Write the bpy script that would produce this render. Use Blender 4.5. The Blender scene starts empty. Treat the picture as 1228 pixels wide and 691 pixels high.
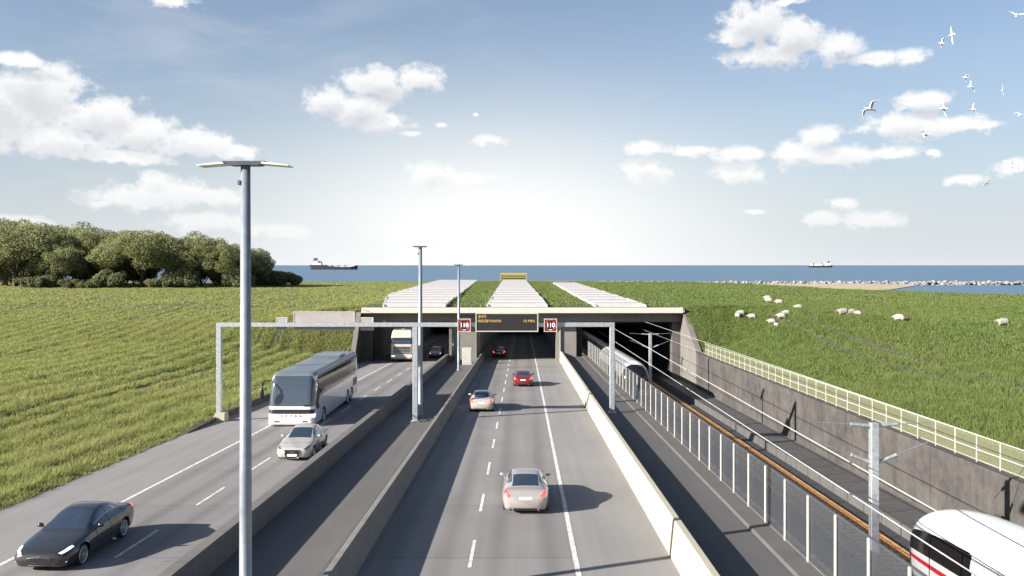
import bpy, bmesh, math, random
import numpy as np
from mathutils import Vector, Matrix

random.seed(7)
RNG = np.random.default_rng(11)
R = math.radians
SC = bpy.context.scene
COL = SC.collection

# ------------------------------------------------------------------ camera, sky, sun, exposure
FPX, CX, HY, CZ, S = 1050.0, 626.5, 318.0, 8.9, 0.0343     # focal length in photo pixels, vanishing point, eye height, road gradient
cam_d = bpy.data.cameras.new('camera'); cam = bpy.data.objects.new('camera', cam_d); COL.objects.link(cam)
cam.location = (0, 0, CZ); cam.rotation_euler = (R(90), 0, 0)
cam_d.sensor_width = 36.0; cam_d.lens = 36.0 * FPX / 1228.0
cam_d.shift_x = -(CX - 614.0) / 1228.0; cam_d.shift_y = -(345.5 - HY) / 1228.0
cam_d.clip_start = 0.1; cam_d.clip_end = 60000.0
SC.camera = cam

SUN_EL, SUN_AZ = R(22), R(246)                              # sun low, behind the viewer's left shoulder
SUN_DIR = Vector((math.sin(SUN_AZ) * math.cos(SUN_EL), math.cos(SUN_AZ) * math.cos(SUN_EL), math.sin(SUN_EL)))
sd = bpy.data.lights.new('sun', 'SUN'); sd.energy = 5.0; sd.angle = R(0.5); sd.color = (1.0, 0.945, 0.87)
so = bpy.data.objects.new('sun', sd); COL.objects.link(so)
so.rotation_euler = (-SUN_DIR).to_track_quat('-Z', 'Y').to_euler()

SC.view_settings.view_transform = 'Standard'; SC.view_settings.look = 'None'
SC.view_settings.exposure = 1.5; SC.view_settings.gamma = 1.0
SC.view_settings.use_curve_mapping = False
SKY_K = 0.07

world = bpy.data.worlds.new('World'); SC.world = world; world.use_nodes = True
WT = world.node_tree; WT.nodes.clear()

class NT:
    """small helper to write node maths"""
    def __init__(s, t): s.t = t; s.n = t.nodes; s.l = t.links
    def node(s, kind, **kw):
        n = s.n.new(kind)
        for k, v in kw.items(): setattr(n, k, v)
        return n
    def put(s, sock, v):
        if isinstance(v, bpy.types.NodeSocket): s.l.new(v, sock)
        elif v is not None: sock.default_value = v
    def m(s, op, a, b=None, c=None, clamp=False):
        n = s.n.new('ShaderNodeMath'); n.operation = op; n.use_clamp = clamp
        s.put(n.inputs[0], a)
        if b is not None: s.put(n.inputs[1], b)
        if c is not None: s.put(n.inputs[2], c)
        return n.outputs[0]
    def v(s, op, a, b=None, c=None, out=0):
        n = s.n.new('ShaderNodeVectorMath'); n.operation = op
        s.put(n.inputs[0], a)
        if b is not None: s.put(n.inputs[1], b)
        if c is not None: s.put(n.inputs[2], c)
        return n.outputs[out]
    def ramp(s, x, lo, hi, a=0.0, b=1.0, kind='SMOOTHSTEP'):
        n = s.n.new('ShaderNodeMapRange'); n.interpolation_type = kind
        s.put(n.inputs[0], x); s.put(n.inputs[1], lo); s.put(n.inputs[2], hi); s.put(n.inputs[3], a); s.put(n.inputs[4], b)
        return n.outputs[0]
    def noise(s, vec, scale, detail=4, rough=0.55, dist=0.0):
        n = s.n.new('ShaderNodeTexNoise'); s.put(n.inputs['Vector'], vec)
        n.inputs['Scale'].default_value = scale; n.inputs['Detail'].default_value = detail
        n.inputs['Roughness'].default_value = rough; n.inputs['Distortion'].default_value = dist
        return n.outputs[0]
    def mix(s, f, a, b, kind='MIX'):
        n = s.n.new('ShaderNodeMix'); n.data_type = 'RGBA'; n.blend_type = kind
        s.put(n.inputs[0], f)
        s.put(n.inputs[6], a if isinstance(a, bpy.types.NodeSocket) else (*a, 1)[:4])
        s.put(n.inputs[7], b if isinstance(b, bpy.types.NodeSocket) else (*b, 1)[:4])
        return n.outputs[2]

def build_sky():
    g = NT(WT)
    out = g.node('ShaderNodeOutputWorld'); bg = g.node('ShaderNodeBackground'); g.l.new(bg.outputs[0], out.inputs[0])
    bg.inputs[1].default_value = SKY_K
    sky = g.node('ShaderNodeTexSky', sky_type='NISHITA'); sky.sun_disc = False
    sky.sun_elevation = SUN_EL; sky.sun_rotation = SUN_AZ; sky.air_density = 1.0; sky.dust_density = 1.2; sky.ozone_density = 1.6
    d = g.node('ShaderNodeTexCoord').outputs['Generated']
    xyz = g.node('ShaderNodeSeparateXYZ'); g.l.new(d, xyz.inputs[0])
    X, Y, Z = xyz.outputs
    az = g.m('ARCTAN2', X, Y); el = g.m('ARCSINE', Z)
    cmb = g.node('ShaderNodeCombineXYZ'); g.put(cmb.inputs[0], g.m('MULTIPLY', az, 1050.0)); g.put(cmb.inputs[1], g.m('MULTIPLY', el, 1050.0))
    P = cmb.outputs[0]
    # pale haze near the horizon, brightest over the tunnel mouth
    col = g.mix(1.0, sky.outputs[0], (0.68, 0.69, 0.745), 'MULTIPLY')
    e1 = g.m('MAXIMUM', el, 0.0)
    col = g.mix(g.m('MULTIPLY', g.m('EXPONENT', g.m('MULTIPLY', e1, -4.5)), 0.62), col, (2.55, 3.05, 3.55))
    hz = g.m('EXPONENT', g.m('MULTIPLY', e1, -13.0))
    col = g.mix(g.m('MULTIPLY', hz, 0.97), col, (3.9, 4.12, 4.35))
    ga = g.v('MULTIPLY', g.v('SUBTRACT', P, (-30, 20, 0)), (1 / 265.0, 1 / 135.0, 0)); gl = g.v('LENGTH', ga, out=1)
    glow = g.m('EXPONENT', g.m('MULTIPLY', g.m('MULTIPLY', gl, gl), -0.9))
    front = g.ramp(Y, 0.0, 0.5)
    col = g.mix(g.m('MULTIPLY', g.m('MULTIPLY', glow, front), 0.97), col, (5.5, 5.5, 5.4))
    # cumulus: unions of ellipses whose edges are broken up by noise
    E = [(40,112,62,34),(5,130,55,42),(112,142,62,25),(75,168,70,18),(165,160,60,20),(222,172,60,17),(280,182,42,10),(28,74,34,10),(140,188,70,9),
         (212,1,28,8),
         (395,122,30,18),(450,100,42,20),(508,95,33,17),(432,130,38,20),(462,146,36,12),(492,161,20,4),(528,151,9,4),(584,168,24,7),(568,138,4,3),
         (516,210,34,17),(562,214,40,8),
         (905,28,42,28),(878,45,30,11),(952,45,40,25),(1003,57,34,15),(1050,70,42,8),(1092,68,24,9),(925,66,54,13),(948,2,22,4),
         (1106,121,36,11),(1082,150,44,15),(1132,151,52,11),(1176,150,28,5),
         (984,165,32,13),(960,186,32,16),(1012,186,52,13),(1066,184,40,8),
         (775,178,38,9),(774,206,32,18),(842,181,32,6),(882,185,38,10),(886,208,34,14),
         (986,263,24,10),(1011,244,20,7),(1050,263,36,11),(905,254,16,3),
         (150,238,52,13),(205,232,58,18),(258,236,34,11),(248,266,56,12),(332,277,46,9),(185,214,18,10),(18,266,46,9),
         (1217,200,22,9),(1157,216,22,6),(1118,184,12,5)]
    nz = g.noise(g.v('MULTIPLY', P, (1, 1.25, 1)), 1 / 26.0, 9, 0.64, 0.15)
    nb = g.noise(P, 1 / 90.0, 2, 0.5)
    wx = g.m('MULTIPLY', g.m('SUBTRACT', nb, 0.5), 26.0)
    wv = g.node('ShaderNodeCombineXYZ'); g.put(wv.inputs[0], wx); g.put(wv.inputs[1], g.m('MULTIPLY', g.m('SUBTRACT', nz, 0.5), 10.0))
    Q = g.v('ADD', P, wv.outputs[0])
    def union(V):
        best = None
        for (px, py, a, b) in E:
            aa = math.atan2(px - CX, 1050.0); ee = math.atan2((318 - py) / 1050.0 * math.cos(aa), 1)
            c = (aa * 1050, ee * 1050); sx, sy = 1 / (a * 1.22), 1 / (b * 1.35)
            L = g.v('LENGTH', g.v('MULTIPLY_ADD', V, (sx, sy, 0), (-c[0] * sx, -c[1] * sy, 0)), out=1)
            best = L if best is None else g.m('MINIMUM', best, L)
        return best
    puff = g.m('MULTIPLY', g.m('SUBTRACT', nz, 0.5), 1.95)
    dens = g.m('ADD', g.m('SUBTRACT', 0.84, union(Q)), puff)
    above = g.m('ADD', g.m('SUBTRACT', 0.84, union(g.v('ADD', Q, (-4, 13, 0)))), g.m('MULTIPLY', puff, 0.75))   # how much cloud lies towards the light
    # the same broken cumulus all round the rest of the horizon
    big = g.noise(g.v('MULTIPLY', P, (1, 2.1, 1)), 1 / 210.0, 8, 0.6, 0.3)
    wide = g.m('SUBTRACT', g.m('MULTIPLY', big, 2.6), 1.5)
    away = g.ramp(g.m('ABSOLUTE', az), 0.56, 0.70)
    low = g.ramp(el, 0.75, 0.35)
    wide = g.m('SUBTRACT', wide, g.m('MULTIPLY', g.m('SUBTRACT', 1.0, g.m('MULTIPLY', away, low)), 3.0))
    dens = g.m('MAXIMUM', dens, wide)
    alpha = g.ramp(dens, -0.08, 0.46)
    lit = g.m('MULTIPLY', g.ramp(above, 0.05, 0.85), g.ramp(el, 0.04, 0.18, 0.25, 1.0))
    ccol = g.mix(lit, (5.15, 5.15, 5.12), (3.7, 3.68, 3.92))
    fade = g.ramp(el, 0.0, 0.09, 0.45, 0.96)
    col = g.mix(g.m('MULTIPLY', alpha, fade), col, ccol)
    # thin high veils
    ve = g.noise(g.v('MULTIPLY', P, (0.5, 1.6, 1)), 1 / 120.0, 6, 0.6, 0.6)
    vm = g.m('MULTIPLY', g.ramp(ve, 0.45, 0.75), 0.30)
    col = g.mix(g.m('MULTIPLY', vm, g.ramp(az, 0.10, -0.35, 0.25, 1.0)), col, (3.9, 4.0, 4.15))
    g.l.new(col, bg.inputs[0])
build_sky()

# ------------------------------------------------------------------ materials
MATS = {}
def _new(name):
    m = bpy.data.materials.new(name); m.use_nodes = True; t = m.node_tree; t.nodes.clear()
    g = NT(t); out = g.node('ShaderNodeOutputMaterial'); p = g.node('ShaderNodeBsdfPrincipled'); g.l.new(p.outputs[0], out.inputs[0])
    MATS[name] = m
    return m, g, p, out
def plain(name, col, rough=0.5, metal=0.0, var=0.0, scale=3.0, bump=0.0, bscale=40.0, spec=0.5, coat=0.0, emit=None, estr=0.0, local=False):
    m, g, p, out = _new(name)
    tc = g.node('ShaderNodeTexCoord').outputs['Object'] if local else g.node('ShaderNodeNewGeometry').outputs['Position']
    if var > 0:
        n = g.noise(tc, scale, 5, 0.6)
        a = tuple(c * (1 - var) for c in col); b = tuple(min(1, c * (1 + var)) for c in col)
        g.put(p.inputs['Base Color'], g.mix(g.ramp(n, 0.3, 0.7), a, b))
    else: p.inputs['Base Color'].default_value = (*col, 1)
    p.inputs['Roughness'].default_value = rough; p.inputs['Metallic'].default_value = metal
    p.inputs['Specular IOR Level'].default_value = spec; p.inputs['Coat Weight'].default_value = coat
    if coat: p.inputs['Coat Roughness'].default_value = 0.06
    if emit: p.inputs['Emission Color'].default_value = (*emit, 1); p.inputs['Emission Strength'].default_value = estr
    if bump > 0:
        b = g.node('ShaderNodeBump'); b.inputs['Strength'].default_value = bump; b.inputs['Distance'].default_value = 0.02
        g.l.new(g.noise(tc, bscale, 4, 0.6), b.inputs['Height']); g.l.new(b.outputs[0], p.inputs['Normal'])
    return m
def asphalt(name, col, tracks=(), joint=0.0):
    """worn road surface: grain, long drag streaks, tyre-polished bands at the given x positions"""
    m, g, p, out = _new(name)
    pos = g.node('ShaderNodeNewGeometry').outputs['Position']
    s1 = g.noise(g.v('MULTIPLY', pos, (1.6, 0.035, 0)), 1.0, 5, 0.6)
    s2 = g.noise(g.v('MULTIPLY', pos, (0.25, 0.12, 0)), 1.0, 4, 0.6)
    s3 = g.noise(pos, 45.0, 3, 0.7)
    f = g.m('ADD', g.m('MULTIPLY', g.m('SUBTRACT', s1, 0.5), 0.42), g.m('MULTIPLY', g.m('SUBTRACT', s2, 0.5), 0.45))
    f = g.m('ADD', f, g.m('MULTIPLY', g.m('SUBTRACT', s3, 0.5), 0.55))
    xyz = g.node('ShaderNodeSeparateXYZ'); g.l.new(pos, xyz.inputs[0])
    for tx in tracks:
        d = g.m('DIVIDE', g.m('SUBTRACT', xyz.outputs[0], tx), 0.36)
        f = g.m('ADD', f, g.m('MULTIPLY', g.m('EXPONENT', g.m('MULTIPLY', g.m('MULTIPLY', d, d), -1.0)), -0.21))
    if joint:
        w = g.m('FRACT', g.m('DIVIDE', xyz.outputs[1], joint))
        f = g.m('ADD', f, g.m('MULTIPLY', g.m('LESS_THAN', w, 0.012), -0.25))
        cell = g.node('ShaderNodeTexWhiteNoise', noise_dimensions='1D'); g.put(cell.inputs['W'], g.m('FLOOR', g.m('DIVIDE', xyz.outputs[1], joint)))
        f = g.m('ADD', f, g.m('MULTIPLY', g.m('SUBTRACT', cell.outputs[0], 0.5), 0.09))
    k = g.m('ADD', 1.0, f)
    c = g.v('MULTIPLY', col, None)
    sc = c.node; sc.operation = 'SCALE'; sc.inputs[0].default_value = col; g.put(sc.inputs['Scale'], k)
    g.l.new(sc.outputs[0], p.inputs['Base Color'])
    p.inputs['Roughness'].default_value = 0.82; p.inputs['Specular IOR Level'].default_value = 0.3
    b = g.node('ShaderNodeBump'); b.inputs['Strength'].default_value = 0.25; b.inputs['Distance'].default_value = 0.01
    g.l.new(s3, b.inputs['Height']); g.l.new(b.outputs[0], p.inputs['Normal'])
    return m
def concrete(name, col, var=0.35, streak=0.35, rough=0.85):
    m, g, p, out = _new(name)
    pos = g.node('ShaderNodeNewGeometry').outputs['Position']
    a = g.noise(pos, 0.35, 6, 0.65); b = g.noise(g.v('MULTIPLY', pos, (1.5, 1.5, 0.12)), 1.0, 5, 0.6); c = g.noise(pos, 14.0, 4, 0.7)
    d = g.noise(pos, 1.7, 5, 0.65)
    f = g.m('ADD', g.m('MULTIPLY', g.m('SUBTRACT', a, 0.5), var * 1.5), g.m('MULTIPLY', g.m('SUBTRACT', b, 0.5), streak))
    f = g.m('ADD', f, g.m('MULTIPLY', g.m('SUBTRACT', c, 0.5), 0.3)); f = g.m('ADD', f, g.m('MULTIPLY', g.m('SUBTRACT', d, 0.5), var))
    n = g.node('ShaderNodeVectorMath', operation='SCALE'); n.inputs[0].default_value = col; g.put(n.inputs['Scale'], g.m('MAXIMUM', g.m('ADD', 1.0, f), 0.2))
    g.l.new(n.outputs[0], p.inputs['Base Color'])
    p.inputs['Roughness'].default_value = rough; p.inputs['Specular IOR Level'].default_value = 0.3
    bp = g.node('ShaderNodeBump'); bp.inputs['Strength'].default_value = 0.3; bp.inputs['Distance'].default_value = 0.02
    g.l.new(c, bp.inputs['Height']); g.l.new(bp.outputs[0], p.inputs['Normal'])
    return m
def leafmat(name, c1, c2, scale, trans=0.35, c3=None, big=0.03):
    m, g, p, out = _new(name)
    g.n.remove(p)
    pos = g.node('ShaderNodeNewGeometry').outputs['Position']
    n = g.noise(pos, scale, 3, 0.6)
    col = g.mix(g.ramp(n, 0.3, 0.7), c1, c2)
    if c3: col = g.mix(g.ramp(g.noise(pos, big, 4, 0.6), 0.42, 0.68), col, c3)
    d = g.node('ShaderNodeBsdfDiffuse'); t = g.node('ShaderNodeBsdfTranslucent'); mx = g.node('ShaderNodeMixShader'); mx.inputs[0].default_value = trans
    g.l.new(col, d.inputs[0]); g.l.new(col, t.inputs[0]); g.l.new(d.outputs[0], mx.inputs[1]); g.l.new(t.outputs[0], mx.inputs[2]); g.l.new(mx.outputs[0], out.inputs[0])
    return m
def seethrough(name, col, clear, rough=0.1, tint=(1, 1, 1), trans=0.0):
    m, g, p, out = _new(name)
    p.inputs['Base Color'].default_value = (*col, 1); p.inputs['Roughness'].default_value = rough
    t = g.node('ShaderNodeBsdfTransparent'); t.inputs[0].default_value = (*tint, 1)
    mx = g.node('ShaderNodeMixShader'); mx.inputs[0].default_value = clear
    src = p.outputs[0]
    if trans > 0:
        tl = g.node('ShaderNodeBsdfTranslucent'); tl.inputs[0].default_value = (*col, 1)
        m2 = g.node('ShaderNodeMixShader'); m2.inputs[0].default_value = trans
        g.l.new(p.outputs[0], m2.inputs[1]); g.l.new(tl.outputs[0], m2.inputs[2]); src = m2.outputs[0]
    g.l.new(src, mx.inputs[1]); g.l.new(t.outputs[0], mx.inputs[2]); g.l.new(mx.outputs[0], out.inputs[0])
    return m

asphalt('road', (0.200, 0.190, 0.184), (-4.4, -2.7, -0.9, 0.95), 7.4)
asphalt('road_l', (0.200, 0.190, 0.184), (-16.4, -14.7, -13.0, -11.3), 7.4)
asphalt('shoulder', (0.215, 0.208, 0.200))
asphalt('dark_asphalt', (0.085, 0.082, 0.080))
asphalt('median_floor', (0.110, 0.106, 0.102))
plain('paint', (0.56, 0.54, 0.50), 0.7, var=0.3, scale=5)
concrete('concrete', (0.185, 0.175, 0.160)); concrete('concrete_light', (0.145, 0.136, 0.123), 0.4, 0.3)
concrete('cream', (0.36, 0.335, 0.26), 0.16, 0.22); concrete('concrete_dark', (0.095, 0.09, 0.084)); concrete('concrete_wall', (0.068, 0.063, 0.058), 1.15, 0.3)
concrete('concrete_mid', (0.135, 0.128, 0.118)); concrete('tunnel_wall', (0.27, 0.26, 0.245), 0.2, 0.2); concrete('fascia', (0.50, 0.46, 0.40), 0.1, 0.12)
plain('tunnel_shade', (0.02, 0.02, 0.02), 0.9)  # near-black, so the tunnel's shade lies in the colour
plain('louvre', (0.50, 0.475, 0.455), 0.6, var=0.08, scale=0.6)
plain('louvre_gap', (0.34, 0.335, 0.34), 0.5); plain('ballast', (0.075, 0.07, 0.066), 0.95, var=0.5, scale=9, bump=1.0, bscale=14)
plain('steel', (0.20, 0.225, 0.26), 0.5, 0.25, var=0.12, scale=2.5); plain('steel_dark', (0.10, 0.105, 0.11), 0.5, 0.5)
plain('galv', (0.40, 0.42, 0.44), 0.5, 0.6, var=0.2, scale=6); plain('white_metal', (0.42, 0.41, 0.38), 0.45, var=0.06)
plain('lamp_panel', (0.72, 0.66, 0.55), 0.4); plain('sign_back', (0.30, 0.275, 0.26), 0.55, var=0.08, scale=2)
plain('sign_black', (0.014, 0.013, 0.012), 0.5); plain('sign_red', (0.28, 0.012, 0.015), 0.5, emit=(0.9, 0.03, 0.03), estr=0.12)
plain('led_white', (0.8, 0.8, 0.8), 0.5, emit=(1, 1, 0.97), estr=0.35); plain('led_amber', (0.40, 0.25, 0.06), 0.5, emit=(1, 0.62, 0.16), estr=0.13)
plain('rust', (0.62, 0.30, 0.11), 0.75, var=0.3, scale=5); plain('orange_board', (0.78, 0.42, 0.16), 0.7, var=0.2, scale=1.5); plain('sleeper', (0.52, 0.40, 0.27), 0.85, var=0.25, scale=3)
plain('sand', (0.36, 0.30, 0.20), 0.95, var=0.2, scale=0.15, bump=0.4, bscale=2); plain('rock', (0.21, 0.205, 0.20), 0.9, var=0.5, scale=0.8)
plain('soil', (0.052, 0.060, 0.020), 0.95, var=0.45, scale=0.9, bump=0.6, bscale=3)
leafmat('grass_blade', (0.220, 0.255, 0.076), (0.330, 0.350, 0.135), 1.1, 0.5, (0.300, 0.305, 0.120), 0.05)
leafmat('grass_blade_r', (0.125, 0.178, 0.050), (0.205, 0.258, 0.086), 1.1, 0.5, (0.180, 0.215, 0.074), 0.05)
leafmat('leaf', (0.200, 0.218, 0.095), (0.300, 0.310, 0.145), 0.35, 0.58, (0.27, 0.285, 0.155), 0.12)  # leaf is paled, putting the distance haze into its colour
leafmat('bush_leaf', (0.14, 0.155, 0.08), (0.23, 0.245, 0.13), 0.5, 0.48)
plain('bark', (0.075, 0.058, 0.042), 0.9, var=0.3, scale=2)
plain('tyre', (0.016, 0.016, 0.017), 0.85); plain('rim', (0.55, 0.56, 0.58), 0.3, 0.8); plain('black_trim', (0.012, 0.012, 0.013), 0.4)
plain('auto_glass', (0.022, 0.032, 0.048), 0.05, spec=1.0, coat=1.0); plain('plate', (0.75, 0.75, 0.72), 0.5); plain('chrome', (0.65, 0.65, 0.66), 0.18, 1.0)  # blue base of the vehicle glass carries the sky's reflection
plain('headlight_on', (0.5, 0.52, 0.55), 0.15, emit=(0.9, 0.95, 1.0), estr=0.4); plain('headlight', (0.06, 0.062, 0.066), 0.12, coat=0.8)
plain('tail_on', (0.45, 0.02, 0.02), 0.25, emit=(1.0, 0.10, 0.10), estr=0.65, coat=0.5)
for nm, c, mt in [('black', (0.042, 0.043, 0.043), 0.5), ('white', (0.40, 0.375, 0.335), 0.1), ('silver', (0.40, 0.37, 0.345), 0.35), ('pearl', (0.42, 0.38, 0.345), 0.15),
                  ('red', (0.20, 0.022, 0.024), 0.3), ('maroon', (0.13, 0.02, 0.022), 0.3), ('blue', (0.06, 0.10, 0.17), 0.3), ('bus', (0.66, 0.66, 0.655), 0.0), ('truck', (0.45, 0.41, 0.36), 0.0)]:
    plain('paint_' + nm, c, 0.24, mt, coat=0.9)
plain('bus_glass', (0.045, 0.06, 0.075), 0.08, spec=0.9, coat=0.5); plain('bus_window', (0.014, 0.013, 0.012), 0.08, spec=0.3); plain('bus_roof', (0.12, 0.14, 0.155), 0.3)
plain('train_white', (0.60, 0.59, 0.58), 0.28, coat=0.5, var=0.03, scale=1); plain('train_red', (0.42, 0.016, 0.025), 0.35); plain('train_glass', (0.014, 0.013, 0.013), 0.12, coat=0.3)
plain('train_grey_glass', (0.09, 0.09, 0.09), 0.2); plain('train_grey', (0.30, 0.30, 0.31), 0.5)
seethrough('screen_glass', (0.10, 0.106, 0.118), 0.74, 0.3, (0.95, 0.96, 0.98)); seethrough('fence_mesh', (0.36, 0.36, 0.25), 0.70, 0.6, (1, 1, 0.92), 0.4)
plain('yellow', (0.34, 0.30, 0.10), 0.6, var=0.1); plain('olive', (0.13, 0.11, 0.025), 0.7)
plain('wool', (0.27, 0.255, 0.225), 0.95, var=0.15, scale=8, bump=0.8, bscale=25, local=True); plain('sheep_face', (0.16, 0.14, 0.12), 0.9)
plain('feather', (0.62, 0.62, 0.61), 0.8); plain('feather_grey', (0.45, 0.46, 0.48), 0.8)
plain('hull_dark', (0.024, 0.025, 0.03), 0.6); plain('hull_red', (0.20, 0.06, 0.05), 0.6); plain('ship_white', (0.55, 0.53, 0.50), 0.6); plain('deck_grey', (0.30, 0.27, 0.27), 0.7); plain('funnel', (0.06, 0.06, 0.065), 0.6)

def water():
    m, g, p, out = _new('water')
    pos = g.node('ShaderNodeNewGeometry').outputs['Position']
    n = g.noise(g.v('MULTIPLY', pos, (0.006, 0.02, 0)), 1.0, 5, 0.6)
    g.put(p.inputs['Base Color'], g.mix(n, (0.080, 0.140, 0.205), (0.105, 0.172, 0.245)))
    p.inputs['Roughness'].default_value = 0.45; p.inputs['Specular IOR Level'].default_value = 0.25
    b = g.node('ShaderNodeBump'); b.inputs['Strength'].default_value = 0.6; b.inputs['Distance'].default_value = 0.4
    g.l.new(g.noise(g.v('MULTIPLY', pos, (0.15, 0.4, 0)), 1.0, 5, 0.6), b.inputs['Height']); g.l.new(b.outputs[0], p.inputs['Normal'])
water()
M = MATS

# ------------------------------------------------------------------ mesh helpers
def rz(y): return -S * y                                    # height of the road plane
class MB:
    def __init__(s): s.v = []; s.f = []; s.sm = []
    def add(s, vs, fs, smooth=False):
        o = len(s.v); s.v += [tuple(p) for p in vs]; s.f += [tuple(i + o for i in f) for f in fs]; s.sm += [smooth] * len(fs); return s
    def box(s, x0, x1, y0, y1, z0, z1):
        v = [(x0,y0,z0),(x1,y0,z0),(x1,y1,z0),(x0,y1,z0),(x0,y0,z1),(x1,y0,z1),(x1,y1,z1),(x0,y1,z1)]
        return s.add(v, [(0,3,2,1),(4,5,6,7),(0,1,5,4),(1,2,6,5),(2,3,7,6),(3,0,4,7)])
    def sbox(s, x0, x1, y0, y1, h0, h1):                    # box that follows the road gradient
        v = [(x,y,rz(y)+h) for h in (h0,h1) for (x,y) in ((x0,y0),(x1,y0),(x1,y1),(x0,y1))]
        return s.add(v, [(0,3,2,1),(4,5,6,7),(0,1,5,4),(1,2,6,5),(2,3,7,6),(3,0,4,7)])
    def cbox(s, x0, x1, y0, y1, z0, z1, b=0.03):            # chamfered box
        xs = (x0, x0+b, x1-b, x1); ys = (y0, y0+b, y1-b, y1); bm = bmesh.new()
        pts = [(x,y,z) for x in (x0,x1) for y in (ys[1],ys[2]) for z in (z0+b,z1-b)] + [(x,y,z) for x in (xs[1],xs[2]) for y in (y0,y1) for z in (z0+b,z1-b)] + [(x,y,z) for x in (xs[1],xs[2]) for y in (ys[1],ys[2]) for z in (z0,z1)]
        for p in pts: bm.verts.new(p)
        bmesh.ops.convex_hull(bm, input=bm.verts); bm.verts.index_update()
        s.add([v.co[:] for v in bm.verts], [[v.index for v in f.verts] for f in bm.faces]); bm.free(); return s
    def prism(s, prof, y0, y1, slope=True):                 # (x,h) profile run along y
        n = len(prof); k = S if slope else 0
        v = [(x, y0, h - k*y0) for x, h in prof] + [(x, y1, h - k*y1) for x, h in prof]
        return s.add(v, [tuple(range(n)), tuple(range(2*n-1, n-1, -1))] + [((i+1) % n, i, i+n, (i+1) % n + n) for i in range(n)])
    def prismx(s, prof, x0, x1):                            # (y,z) profile run along x
        n = len(prof); v = [(x0, y, z) for y, z in prof] + [(x1, y, z) for y, z in prof]
        return s.add(v, [tuple(range(n)), tuple(range(2*n-1, n-1, -1))] + [((i+1) % n, i, i+n, (i+1) % n + n) for i in range(n)])
    def tube(s, pts, rad, n=8, cap=True):
        pts = [Vector(p) for p in pts]; m = len(pts); rr = rad if isinstance(rad, (list, tuple)) else [rad]*m
        vs = []; fs = []; up = None
        for i, p in enumerate(pts):
            t = (pts[min(i+1, m-1)] - pts[max(i-1, 0)]).normalized()
            if up is None: up = Vector((0,0,1)) if abs(t.z) < 0.9 else Vector((1,0,0))
            a = t.cross(up).normalized(); b = a.cross(t).normalized(); up = b
            vs += [p + (a*math.cos(2*math.pi*k/n) + b*math.sin(2*math.pi*k/n))*rr[i] for k in range(n)]
        for i in range(m-1):
            for k in range(n):
                k2 = (k+1) % n; fs.append((i*n+k, i*n+k2, (i+1)*n+k2, (i+1)*n+k))
        s.add(vs, fs, True)
        if cap: s.add(vs[:n], [tuple(range(n-1,-1,-1))]); s.add(vs[-n:], [tuple(range(n))])
        return s
    def lathe(s, prof, n=20, axis='x', c=(0,0,0), smooth=True):   # (r, t) profile round an axis
        vs = []
        for r, t in prof:
            for k in range(n):
                a = 2*math.pi*k/n; p = (t, r*math.cos(a), r*math.sin(a)) if axis == 'x' else (r*math.cos(a), r*math.sin(a), t)
                vs.append((p[0]+c[0], p[1]+c[1], p[2]+c[2]))
        fs = [(i*n+k, i*n+(k+1) % n, (i+1)*n+(k+1) % n, (i+1)*n+k) for i in range(len(prof)-1) for k in range(n)]
        return s.add(vs, fs, smooth)
    def xf(s, mat): s.v = [tuple(mat @ Vector(p)) for p in s.v]; return s
    def mesh(s, name, mat, fix=True):
        me = bpy.data.meshes.new(name); me.from_pydata(s.v, [], s.f)
        me.polygons.foreach_set('use_smooth', s.sm)
        if fix:
            bm = bmesh.new(); bm.from_mesh(me); bmesh.ops.recalc_face_normals(bm, faces=bm.faces); bm.to_mesh(me); bm.free()
        me.materials.append(M[mat]); return me
    def obj(s, name, mat, parent=None, fix=True): return link(name, s.mesh(name, mat, fix), parent)
def link(name, data, parent=None):
    o = bpy.data.objects.new(name, data); COL.objects.link(o)
    if parent is not None: o.parent = parent
    return o
def tag(o, label=None, cat=None, group=None, kind=None):
    if label: o['label'] = label
    if cat: o['category'] = cat
    if group: o['group'] = group
    if kind: o['kind'] = kind
    return o
def thing(name, label, cat, loc=(0,0,0), rot=0.0, group=None, scale=1.0):
    o = link(name, None); o.empty_display_size = 0.3; o.location = loc; o.rotation_euler = (0,0,rot); o.scale = (scale,)*3
    return tag(o, label, cat, group)
def struct(name, mb, mat, parent=None):
    o = mb.obj(name, mat, parent)
    if parent is None: o['kind'] = 'structure'
    return o
def clone(o, parent=None):
    c = o.copy(); COL.objects.link(c); c.parent = parent
    for ch in list(o.children): clone(ch, c)
    return c
def place(name, me, parent, loc=(0,0,0), rot=(0,0,0), sc=(1,1,1)):
    o = link(name, me, parent); o.location = loc; o.rotation_euler = rot; o.scale = sc; return o
def text_mesh(txt, size, depth=0.004, sx=1.0):
    cu = bpy.data.curves.new('lettering', 'FONT'); cu.body = txt; cu.size = size; cu.extrude = depth; cu.align_x = 'CENTER'; cu.align_y = 'CENTER'; cu.resolution_u = 3; cu.offset = 0.0
    o = bpy.data.objects.new('lettering', cu); me = bpy.data.meshes.new_from_object(o)
    bpy.data.objects.remove(o); bpy.data.curves.remove(cu)
    if sx != 1.0:
        for v in me.vertices: v.co.x *= sx
    return me
def text_obj(txt, size, mat, parent, loc, rot, name='lettering', sx=1.0):
    me = text_mesh(txt, size, sx=sx); me.materials.clear(); me.materials.append(M[mat])
    return place(name, me, parent, loc, rot)
FACE_CAM = (R(90), 0, 0)                                    # lettering standing up, read from -y

def sstep(x, a, b):
    t = np.clip((np.asarray(x, float) - a) / (b - a), 0, 1); return t*t*(3-2*t)
def pix(px, py, Y): return Vector(((px - CX) * Y / FPX, Y, CZ - (py - HY) * Y / FPX))

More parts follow.
